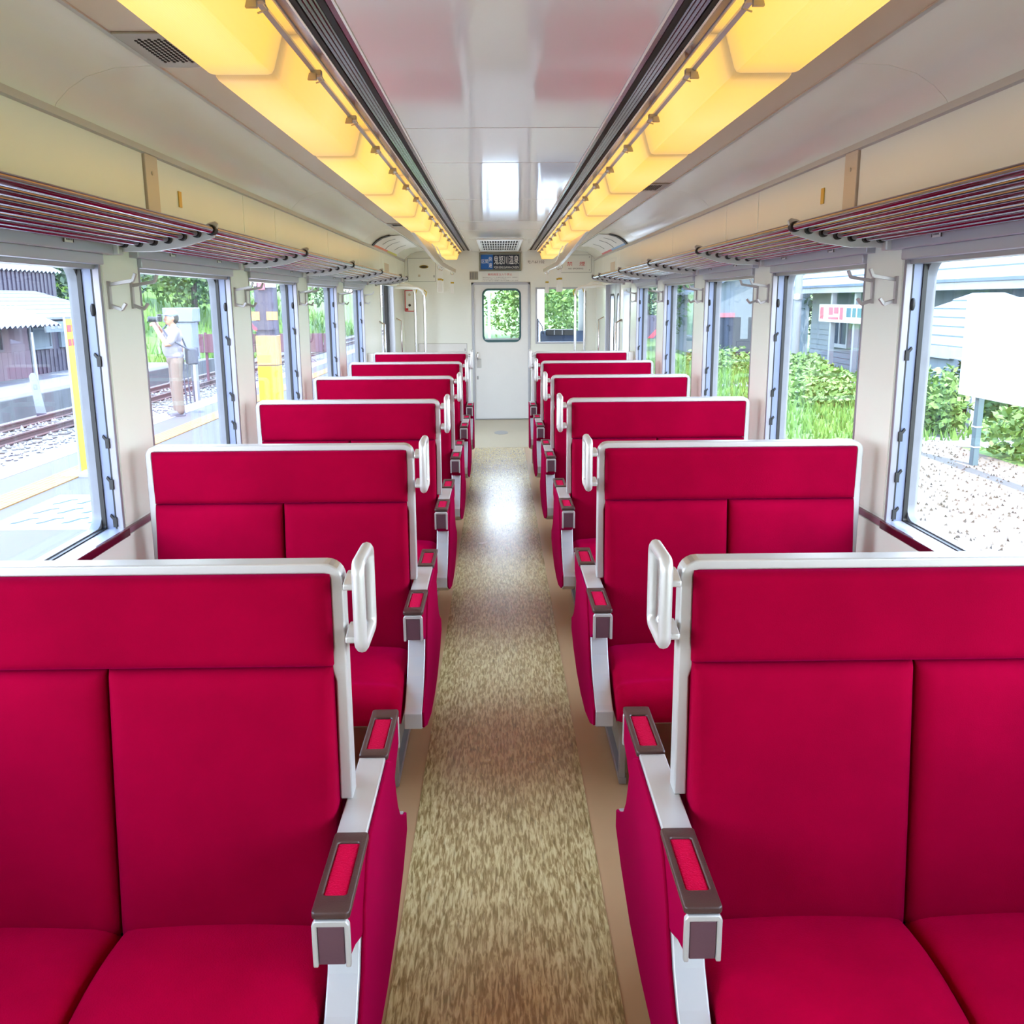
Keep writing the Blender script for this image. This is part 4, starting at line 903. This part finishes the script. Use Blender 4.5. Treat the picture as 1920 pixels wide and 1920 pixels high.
for k in range(22): MB().box(-15.3, -15.27, 31.0+0.3*k, 31.03+0.3*k, -0.66, 0.12).build('batten', 'corr_dark', an)
for k in range(7):
    a0, a1 = k/7, (k+1)/7
    MB().prism([(-14.7-3.3*a0, 1.12+0.95*a0), (-14.7-3.3*a1, 1.12+0.95*a1), (-14.7-3.3*a1, 1.17+0.95*a1), (-14.7-3.3*a0, 1.19+0.95*a0)], 'y', 31.0, 37.9).build('roof_sheet', 'roofwhite', an)
for a, b in ((31.6, 32.9), (33.6, 35.0)):
    f_ = MB(); ring(f_, rrect(a, b, 0.15, 0.85, 0.005), rrect(a+0.07, b-0.07, 0.22, 0.78, 0.004), 'x', -15.32, -15.2); fo = f_.build('window', 'clap', an); MB().box(-15.27, -15.25, a+.06, b-.06, 0.2, 0.8).build('pane', 'clap', fo)
MB().tube([(-15.15, 31.3, -0.66), (-15.15, 31.3, 1.1)], 0.05, 8).build('downpipe', 'fascia', an)
wh = empty('corrugated_warehouse', label='tall dark corrugated warehouse with a pale roof edge across the track', cat='warehouse')
for k in range(56):
    MB().box(-18.1, -18.03, 22+0.32*k, 22.16+0.32*k, -0.66, 2.85).build('sheet_rib', 'corr_dark', wh, bevel=0.01)
MB().box(-26, -18.08, 22, 40, -0.66, 2.9).build('wall', 'corr_dark', wh)
corrugated(MB(), -21.5, 4.6, -17.95, 2.86, 21.5, 40.5, 0.34, 0.05).build('roof', 'roofwhite', wh, smooth=True)
hb_ = MB().box(-14.62, -14.56, 31.2, 33.3, 0.72, 1.05).build('shed_signboard', 'clap'); tag(hb_, 'pale hanging signboard with grey marks under the annex roof', 'signboard')
for k in range(3): MB().box(-14.562, -14.55, 31.5+0.5*k, 31.8+0.5*k, 0.82, 0.95).build('mark', 'ink_grey', hb_)
for y in (31.3, 33.2): MB().box(-14.62, -14.58, y-0.02, y+0.02, 1.04, 1.2).build('hanger', 'steel', hb_)
mk = empty('marker_board', (-11.35, 23.6, -1.15), label='pale blue tie-shaped marker board standing beside the far rail', cat='marker')
MB().tube([(0, 0, 0), (-0.03, 0, 2.1)], 0.025, 8).build('pole', 'polegrey', mk, smooth=True)
MB().prism([(-0.12, 0.13), (0.12, 0.13), (-0.02, 1.05), (-0.06, 1.12), (-0.14, 1.12), (-0.2, 1.05)], 'y', -0.05, -0.03).build('board', 'cabgrey', mk)
MB().prism([(-0.12, 0.05), (0.13, 0.05), (0.12, 0.13), (-0.12, 0.13)], 'y', -0.05, -0.03).build('board_foot', 'corr_dark', mk)
f_ = MB(); ring(f_, rrect(-0.12, -0.03, 0.72, 0.84, 0.01), rrect(-0.10, -0.05, 0.74, 0.82, 0.005), 'y', -0.054, -0.05); f_.build('mark', 'roofblue', mk)

# --- on the platform
yb_ = empty('yellow_banner', (-4.40, 9.80, -0.13), label='tall narrow yellow banner with red lettering on the platform', cat='banner')
MB().tube([(0, 0.0, 0), (0, 0.0, 1.62)], 0.012, 8).build('pole', 'polegrey', yb_)
MB().box(-0.006, 0.006, 0.0, 0.26, 0.02, 1.60).build('cloth', 'yellow', yb_)
for k, (a, b, z) in enumerate(((0.03, 0.12, 1.47), (0.14, 0.24, 1.47), (0.03, 0.10, 1.33), (0.12, 0.24, 1.33), (0.16, 0.22, 1.10), (0.16, 0.22, 1.0), (0.16, 0.22, 0.9))): MB().box(0.0062, 0.009, a, b, z, z+0.07).build('red_mark', 'ink_red', yb_)
MB().box(-0.15, 0.15, -0.12, 0.12, 0.0, 0.04).build('foot', 'polegrey', yb_)
pl = empty('platform_pillar', (-3.42, 14.2, -0.13), label='platform pillar wrapped in orange and yellow, posters above', cat='pillar')
MB().box(-0.13, 0.15, -0.13, 0.13, 0.0, 2.55).build('column', 'corr_dark', pl, bevel=0.01)
MB().box(-0.14, 0.16, -0.14, 0.14, 0.0, 0.84).build('yellow_wrap', 'yellow', pl, bevel=0.01)
MB().box(-0.14, 0.16, -0.14, 0.14, 0.85, 1.28).build('orange_wrap', 'orange', pl, bevel=0.01)
for x0, x1, z0, z1, mt in ((-0.22, -0.06, 1.50, 1.62, 'orange'), (0.04, 0.20, 1.50, 1.62, 'orange'), (-0.22, 0.20, 1.36, 1.49, 'corr_dark'), (-0.16, -0.08, 1.98, 2.3, 'signwhite'), (-0.06, 0.04, 1.93, 2.3, 'pink'), (0.05, 0.20, 1.96, 2.3, 'signwhite')):
    MB().box(x0, x1, -0.155, -0.141, z0, z1).build('notice', mt, pl)
cbn = empty('equipment_cabinet', (-7.72, 23.6, -1.15), label='pale grey trackside equipment cabinet behind the photographer', cat='cabinet')
MB().box(-0.36, 0.36, -0.3, 0.3, 2.32, 2.66).build('hood', 'cabgrey', cbn, bevel=0.02)
MB().box(-0.30, 0.30, -0.26, 0.26, 1.42, 2.32).build('body', 'cabgrey', cbn, bevel=0.02)
MB().box(-0.02, 0.28, -0.275, -0.26, 1.46, 2.28).build('door', 'cabgrey', cbn, bevel=0.006)
for x in (-0.22, 0.22): MB().box(x-0.05, x+0.05, -0.1, 0.1, 0.0, 1.42).build('leg', 'steel', cbn)
for k in range(5): MB().tube([(-0.2+0.1*k, -0.1, 1.42), (-0.22+0.1*k, -0.14, 1.1), (-0.2+0.1*k, -0.1, 0.0)], 0.018, 6).build('cable', 'bag', cbn, smooth=True)
fn = empty('low_fence', label='low maroon board fence beyond the equipment cabinet', cat='fence')
for k in range(10): MB().box(-11.6+0.6*k, -11.02+0.6*k, 34.0, 34.05, -0.1, 0.55).build('board', 'fence', fn, bevel=0.01)
for k in range(6): MB().box(-11.6+1.2*k, -11.52+1.2*k, 34.05, 34.13, -1.2, 0.6).build('post', 'fence', fn)

# --- photographer on the platform
def remeshed(mb, vox, sm_=2):
    me = mb.mesh(); o = bpy.data.objects.new('tmp', me); COL.objects.link(o)
    md = o.modifiers.new('r', 'REMESH'); md.mode = 'VOXEL'; md.voxel_size = vox; md.use_smooth_shade = True
    ms = o.modifiers.new('s', 'SMOOTH'); ms.iterations = sm_; ms.factor = 0.5
    dg = bpy.context.evaluated_depsgraph_get(); r = bpy.data.meshes.new_from_object(o.evaluated_get(dg)); bpy.data.objects.remove(o)
    for p in r.polygons: p.use_smooth = True
    return r
def capsule(mb, pts, rad, n=12):
    mb.tube(pts, rad, n)
    for p, r in ((pts[0], rad[0]), (pts[-1], rad[-1])): mb.ball(p, r*0.98, 10, 8)
    return mb
pe = empty('person', (-5.12, 15.15, -0.13), label='person in pale shirt and beige trousers photographing from the platform', cat='person'); pe.rotation_euler = (0, 0, math.radians(118))
b_ = MB()
b_.ball((0, 0.01, 1.52), (0.072, 0.092, 0.112), 16, 12); b_.ball((0, 0.045, 1.465), (0.05, 0.06, 0.055), 12, 8)
b_.tube([(0, 0.085, 1.545), (0, 0.108, 1.51), (0, 0.112, 1.495), (0, 0.09, 1.485)], [0.010, 0.014, 0.017, 0.012], 8)
for sx in (-1, 1): b_.ball((sx*0.072, -0.005, 1.515), (0.012, 0.024, 0.034), 8, 6)
capsule(b_, [(0, -0.01, 1.36), (0, 0.0, 1.45)], [0.058, 0.05])
capsule(b_, [(0.175, -0.01, 1.325), (0.29, 0.09, 1.27), (0.31, 0.11, 1.275), (0.17, 0.22, 1.44), (0.085, 0.235, 1.50)], [0.052, 0.044, 0.042, 0.034, 0.027])
capsule(b_, [(-0.175, -0.01, 1.325), (-0.19, 0.11, 1.12), (-0.185, 0.13, 1.11), (-0.09, 0.24, 1.33), (-0.04, 0.275, 1.415)], [0.052, 0.044, 0.042, 0.034, 0.027])
for (hx, hy, hz), sg_, up_ in (((0.075, 0.24, 1.515), 1, 1), ((-0.03, 0.285, 1.435), -1, -1)):
    b_.ball((hx, hy, hz), (0.026, 0.04, 0.034), 10, 8)
    for k in range(4):
        d = -0.03+0.02*k; L_ = (0.05, 0.06, 0.057, 0.045)[k]
        b_.tube([(hx-sg_*0.005, hy+0.02+d*0.3, hz+d*0.6), (hx-sg_*0.02, hy+0.045, hz+d*0.6+0.012*up_), (hx-sg_*L_, hy+0.04, hz+d*0.6+0.006*up_)], [0.0095, 0.009, 0.0075], 8)
    b_.tube([(hx, hy-0.02, hz-0.01), (hx-sg_*0.018, hy-0.03, hz+0.008), (hx-sg_*0.04, hy-0.02, hz+0.012)], [0.011, 0.010, 0.008], 8)
for sx in (-1, 1): capsule(b_, [(sx*0.095, 0.0, 0.30), (sx*0.10, 0.0, 0.09)], [0.05, 0.036])
capsule(b_, [(0, 0, 0.9), (0, -0.02, 1.1), (0, -0.01, 1.3)], [0.12, 0.12, 0.1])
for sx in (-1, 1): capsule(b_, [(sx*0.08, 0, 0.88), (sx*0.095, 0.01, 0.48), (sx*0.095, 0, 0.25)], [0.07, 0.05, 0.045])
link('body', remeshed(b_, 0.009), 'skin', pe)
s2 = MB(); s2.ball((0, 0.03, 1.07), (0.185, 0.155, 0.20), 18, 12); s2.ball((0, -0.005, 1.25), (0.185, 0.13, 0.15), 18, 12); s2.ball((0, 0.0, 0.95), (0.178, 0.14, 0.10), 16, 10)
capsule(s2, [(-0.16, -0.01, 1.33), (0.16, -0.01, 1.33)], [0.07, 0.07])
capsule(s2, [(0.17, -0.01, 1.325), (0.27, 0.07, 1.275)], [0.072, 0.064]); capsule(s2, [(-0.17, -0.01, 1.325), (-0.19, 0.08, 1.17)], [0.072, 0.066])
link('shirt', remeshed(s2, 0.014, 3), 'shirt', pe)
t2 = MB(); t2.ball((0, 0.0, 0.88), (0.172, 0.135, 0.12), 16, 10)
for sx in (-1, 1): capsule(t2, [(sx*0.085, 0, 0.84), (sx*0.10, 0.015, 0.48), (sx*0.10, 0.0, 0.08)], [0.100, 0.082, 0.072])
link('trousers', remeshed(t2, 0.014, 3), 'trouser', pe)
for sx in (-1, 1):
    sh = MB(); sh.ball((sx*0.105, 0.05, 0.045), (0.048, 0.135, 0.05), 14, 8); sh.box(sx*0.105-0.04, sx*0.105+0.04, -0.07, 0.16, 0.0, 0.03); link('shoe', remeshed(sh, 0.009), 'shoe', pe)
hr = MB(); hr.ball((0, -0.025, 1.525), (0.078, 0.085, 0.10), 14, 10); link('hair', remeshed(hr, 0.01), 'hair', pe)
cp_ = MB(); cp_.ball((0, 0.0, 1.575), (0.083, 0.10, 0.075), 16, 10); cp_.prism([(x, 0.06+0.09*math.cos(x*14)) for x in (-.07, -.05, -.02, 0.02, .05, .07)]+[(.07, 0.03), (-.07, 0.03)], 'z', 1.565, 1.575); link('cap', remeshed(cp_, 0.007), 'denim', pe)
cm = empty('camera_device', label='black camera held up to the eye of the photographer', cat='camera'); cm.location = pe.location; cm.rotation_euler = pe.rotation_euler
MB().box(-0.065, 0.065, 0.15, 0.22, 1.47, 1.555).build('camera_body', 'black', cm, bevel=0.01)
MB().box(-0.025, 0.025, 0.15, 0.21, 1.55, 1.585).build('viewfinder', 'black', cm, bevel=0.008)
MB().tube([(0, 0.21, 1.505), (0, 0.35, 1.51)], [0.04, 0.045], 14).build('lens', 'black', cm, smooth=True)
MB().tube([(0, 0.345, 1.51), (0, 0.352, 1.51)], 0.034, 14).build('lens_glass', 'darkglass', cm, smooth=True)
bg_ = empty('shoulder_bag', label='charcoal shoulder bag hanging at the back of the photographer', cat='bag'); bg_.location = pe.location; bg_.rotation_euler = pe.rotation_euler
MB().box(-0.15, 0.12, -0.33, -0.17, 0.80, 1.06).build('pouch', 'bag', bg_, bevel=0.03, seg=3)
MB().box(-0.14, 0.11, -0.345, -0.31, 0.93, 1.07).build('flap', 'bag', bg_, bevel=0.012)
MB().tube([(-0.13, -0.22, 1.02), (-0.2, -0.05, 1.12), (-0.18, 0.10, 1.22), (-0.05, 0.155, 1.36), (0.06, 0.06, 1.43), (0.08, -0.09, 1.38), (0.09, -0.20, 1.05)], 0.014, 8).build('strap', 'bag', bg_, smooth=True)

# --- right-hand station
sb = empty('station_building', label='pale blue clapboard station with ribbed metal roof right of the car', cat='building')
MB().box(13.0, 20, 20.5, 40, -1.0, 2.15).build('wall', 'clap', sb)
for k in range(8): MB().prism([(12.965, -0.98+0.2*k), (12.99, -0.98+0.2*k), (12.99, -0.80+0.2*k), (12.985, -0.80+0.2*k)], 'y', 33.6, 40).build('clapboard', 'clap', sb)
# hip roof built of courses
N_ = 9
for k in range(N_):
    a0, a1 = k/N_, (k+1)/N_
    def q(t): return (11.9+4.6*t, 19.2+4.6*t, 21.1-4.6*t, 41.2-4.6*t, 2.05+2.9*t)
    A, B = q(a0), q(a1)
    for nm, vs in (('roof_course', [(A[0], A[1], A[4]), (A[0], A[3], A[4]), (B[0], B[3], B[4]), (B[0], B[1], B[4])]),
                   ('roof_course', [(A[2], A[1], A[4]), (A[0], A[1], A[4]), (B[0], B[1], B[4]), (B[2], B[1], B[4])]),
                   ('roof_course', [(A[0], A[3], A[4]), (A[2], A[3], A[4]), (B[2], B[3], B[4]), (B[0], B[3], B[4])])):
        mb = MB(); d = 0.05
        mb.add(vs+[(x, y, z+(d if i < 2 else 0.01)) for i, (x, y, z) in enumerate(vs)], [(0, 1, 2, 3), (4, 7, 6, 5), (0, 4, 5, 1), (1, 5, 6, 2), (2, 6, 7, 3), (3, 7, 4, 0)]); mb.build(nm, 'roofblue', sb)
MB().box(11.85, 11.95, 19.1, 41.3, 1.82, 2.06).build('fascia', 'fascia', sb); MB().box(11.8, 11.88, 19.1, 41.3, 2.02, 2.1).build('gutter', 'roofblue', sb)
for a, b, z0, z1 in ((35.4, 37.4, -0.2, 0.95), (24.2, 26.0, -0.1, 1.1), (27.2, 29.2, -0.1, 1.1)):
    f_ = MB(); ring(f_, rrect(a, b, z0, z1, 0.005), rrect(a+0.14, b-0.14, z0+0.14, z1-0.14, 0.004), 'x', 12.86, 13.0); fo = f_.build('window', 'fascia', sb)
    MB().box(12.95, 12.99, a+.12, b-.12, z0+.12, z1-.12).build('pane', 'darkglass', fo)
    MB().box(12.90, 12.96, (a+b)/2-0.05, (a+b)/2+0.05, z0+.14, z1-.14).build('mullion', 'fascia', fo)
dr = MB().box(12.88, 12.98, 33.0, 34.3, -0.98, 0.9).build('door', 'clap', sb); MB().box(12.86, 12.9, 33.2, 34.1, -0.1, 0.75).build('pane', 'darkglass', dr)
MB().box(12.9, 13.0, 30.2, 32.2, -1.0, 0.9).build('dark_entrance', 'darkglass', sb)
for y in (30.0, 32.5, 34.8): MB().box(12.0, 12.16, y-0.08, y+0.08, -1.0, 1.85).build('porch_post', 'fascia', sb)
bn = empty('red_banner', label='pink-lettered white banner under the station eaves', cat='banner')
MB().box(11.9, 11.93, 33.2, 35.8, 0.80, 1.42).build('cloth', 'signwhite', bn)
for x0, x1, z0, z1 in ((33.3, 33.6, 0.9, 1.32), (33.75, 34.2, 1.1, 1.32), (34.3, 34.75, 1.05, 1.32), (35.3, 35.65, 0.9, 1.32), (33.75, 34.75, 0.9, 0.98)): MB().box(11.89, 11.902, x0, x1, z0, z1).build('red_mark', 'pink', bn)
gn = empty('green_lettered_banner', label='white banner with green marks beside the pink-lettered one', cat='banner')
MB().box(11.9, 11.93, 31.4, 33.15, 0.80, 1.42).build('cloth', 'signwhite', gn)
for a, b in ((31.6, 31.95), (32.1, 32.4), (32.55, 32.95)): MB().box(11.89, 11.902, a, b, 1.0, 1.3).build('green_mark', 'teal', gn)
sl = empty('shelter', label='small hip-roofed shelter on white posts in front of the station', cat='shelter')
for k in range(6):
    a0, a1 = k/6, (k+1)/6
    def q2(t): return (9.3+1.6*t, 12.6-1.6*t, 18.6+2.4*t, 24.6-2.4*t, 0.62+1.1*t)
    A, B = q2(a0), q2(a1)
    for vs in ([(A[0], A[2], A[4]), (A[0], A[3], A[4]), (B[0], B[3], B[4]), (B[0], B[2], B[4])], [(A[1], A[2], A[4]), (A[0], A[2], A[4]), (B[0], B[2], B[4]), (B[1], B[2], B[4])], [(A[0], A[3], A[4]), (A[1], A[3], A[4]), (B[1], B[3], B[4]), (B[0], B[3], B[4])]):
        mb = MB(); mb.add(vs+[(x, y, z+(0.04 if i < 2 else 0.008)) for i, (x, y, z) in enumerate(vs)], [(0, 1, 2, 3), (4, 7, 6, 5), (0, 4, 5, 1), (1, 5, 6, 2), (2, 6, 7, 3), (3, 7, 4, 0)]); mb.build('roof_course', 'roofblue', sl)
MB().box(9.28, 9.36, 18.6, 24.6, 0.40, 0.63).build('fascia', 'fascia', sl); MB().box(9.3, 12.6, 18.58, 18.66, 0.40, 0.63).build('fascia', 'fascia', sl); MB().box(9.3, 12.6, 24.54, 24.62, 0.40, 0.63).build('fascia', 'fascia', sl)
for x in (9.5, 12.4):
    for y in (18.9, 21.6, 24.3): MB().box(x-0.08, x+0.08, y-0.08, y+0.08, -1.0, 0.45).build('post', 'fascia', sl)
MB().box(12.2, 12.3, 19, 24.2, -1.0, 0.4).build('back_wall', 'corr_dark', sl)
wsn = empty('blank_signboard', (7.45, 0, -1.0), label='large blank white signboard on a grey-green post beside the car', cat='signboard')
MB().box(-0.05, 0.03, 10.6, 15.26, 1.10, 2.62).build('board', 'signwhite', wsn, bevel=0.01)
for y in (14.8, 11.0):
    ps = MB().box(0.035, 0.13, y-0.06, y+0.06, 0.0, 2.5).build('post', 'greenpost', wsn, bevel=0.01)
    for z in (0.3, 0.62): MB().box(0.03, 0.135, y-0.065, y+0.065, z, z+0.02).build('band', 'signwhite', ps)
for i, (x, y, r, mt) in enumerate(((8.9, 15.4, (0.9, 0.8, 0.55), 'leaf2'), (8.6, 18.6, (0.55, 0.9, 0.75), 'leaf2'), (10.2, 20.2, (0.7, 1.2, 0.8), 'leaf'), (9.2, 28.2, (1.2, 2.4, 0.42), 'leaf2'), (8.0, 24.6, (1.3, 1.8, 0.36), 'leaf2'), (10.6, 33.5, (0.8, 2.2, 0.45), 'leaf2'), (8.6, 37.0, (1.4, 3.0, 0.5), 'leaf2'))):
    shrub(['leafy shrub right of the grey-green post', 'leafy shrub growing by the shelter post', 'shrub under the small shelter roof', 'broad low shrub in front of the station banner', 'bright low bush on the lawn in the second right window', 'bush below the station banner wall', 'long bush in the third right window'][i], (x, y, -1.0), r, 900, 0.09, mt, 'shrubs on the right lawn')
up_ = empty('utility_pole', (11.2, 36.2, -1.0), label='pale concrete utility pole by the station corner', cat='pole')
MB().tube([(0, 0, 0), (0, 0, 7)], [0.17, 0.12], 12).build('shaft', 'polegrey', up_, smooth=True)
MB().tube([(0, 0, 2.6), (0, 0, 2.8)], 0.19, 12).build('collar', 'steel', up_, smooth=True)
bs = empty('blue_shed', label='pale blue gabled shed beyond the station on the right', cat='shed')
MB().prism([(9.6, -1.0), (14.5, -1.0), (14.5, 2.0), (12.0, 3.1), (9.6, 2.0)], 'y', 45, 52).build('wall', 'clap', bs)
MB().prism([(9.2, 1.85), (12.0, 3.15), (14.9, 1.85), (14.9, 2.0), (12.0, 3.3), (9.2, 2.0)], 'y', 44.6, 52.4).build('roof', 'roofblue', bs)
MB().box(10.0, 12.6, 44.96, 45.0, -1.0, 0.8).build('dark_opening', 'darkglass', bs); MB().box(10.0, 11.0, 44.92, 44.96, 0.8, 1.0).build('pink_awning', 'pink', bs)
for x in (11.3, 12.0): MB().box(x, x+0.35, 44.93, 44.96, -0.2, 0.8).build('panel', 'clap', bs)
sg2 = empty('crossing_sign', (5.6, 33.5, -1.0), label='dark board with a red diagonal stripe seen through the farthest right window', cat='sign')
MB().box(-0.45, 0.45, -0.03, 0.0, 1.3, 2.1).build('board', 'corr_dark', sg2); MB().prism([(-0.42, 1.32), (-0.25, 1.32), (0.42, 2.05), (0.25, 2.05)], 'y', -0.045, -0.031).build('stripe', 'ink_red', sg2); MB().tube([(0, 0, 0), (0, 0, 1.3)], 0.04, 8).build('post', 'polegrey', sg2)
# poles ahead
for i, (x, y, h, nm, lb) in enumerate(((1.25, 30, 7.5, 'signal_mast', 'white mast with a dark lamp head ahead of the end door'), (-0.35, 34, 5.0, 'thin_mast', 'thin pale mast straight ahead of the end door'), (-1.25, 40, 6.5, 'twin_mast', 'pale mast ahead, left in the end door window'))):
    t = empty(nm, (x, y, -1.2), label=lb, cat='mast')
    MB().tube([(0, 0, 0), (0, 0, h)], [0.17, 0.14] if i == 0 else [0.06, 0.05], 10).build('shaft', 'signwhite' if i != 1 else 'polegrey', t, smooth=True)
    if i == 0: MB().box(-0.75, -0.15, -0.1, 0.1, 3.35, 4.0).build('lamp_head', 'navy', t, bevel=0.03)
    if i == 2: MB().tube([(0, 0, 3.3), (-0.7, 0, 2.9), (-0.75, 0, 2.2)], 0.03, 8).build('bracket', 'polegrey', t, smooth=True)
sgn = empty('signal_post', (4.15, 32, -1.0), label='signal post with orange and yellow bands seen in the right end window', cat='signal')
MB().tube([(0, 0, 0), (0, 0, 5.2)], 0.09, 10).build('shaft', 'polegrey', sgn, smooth=True)
MB().box(-0.16, 0.16, -0.14, 0.0, 3.3, 4.3).build('signal_head', 'orange', sgn, bevel=0.02); MB().box(-0.05, 0.05, -0.16, -0.14, 3.6, 3.95).build('red_lamp', 'ink_red', sgn)
MB().box(-0.11, 0.11, -0.12, 0.0, 1.7, 2.2).build('yellow_band', 'yellow', sgn); MB().box(-0.11, 0.11, -0.12, 0.0, 2.5, 3.0).build('white_band', 'signwhite', sgn)
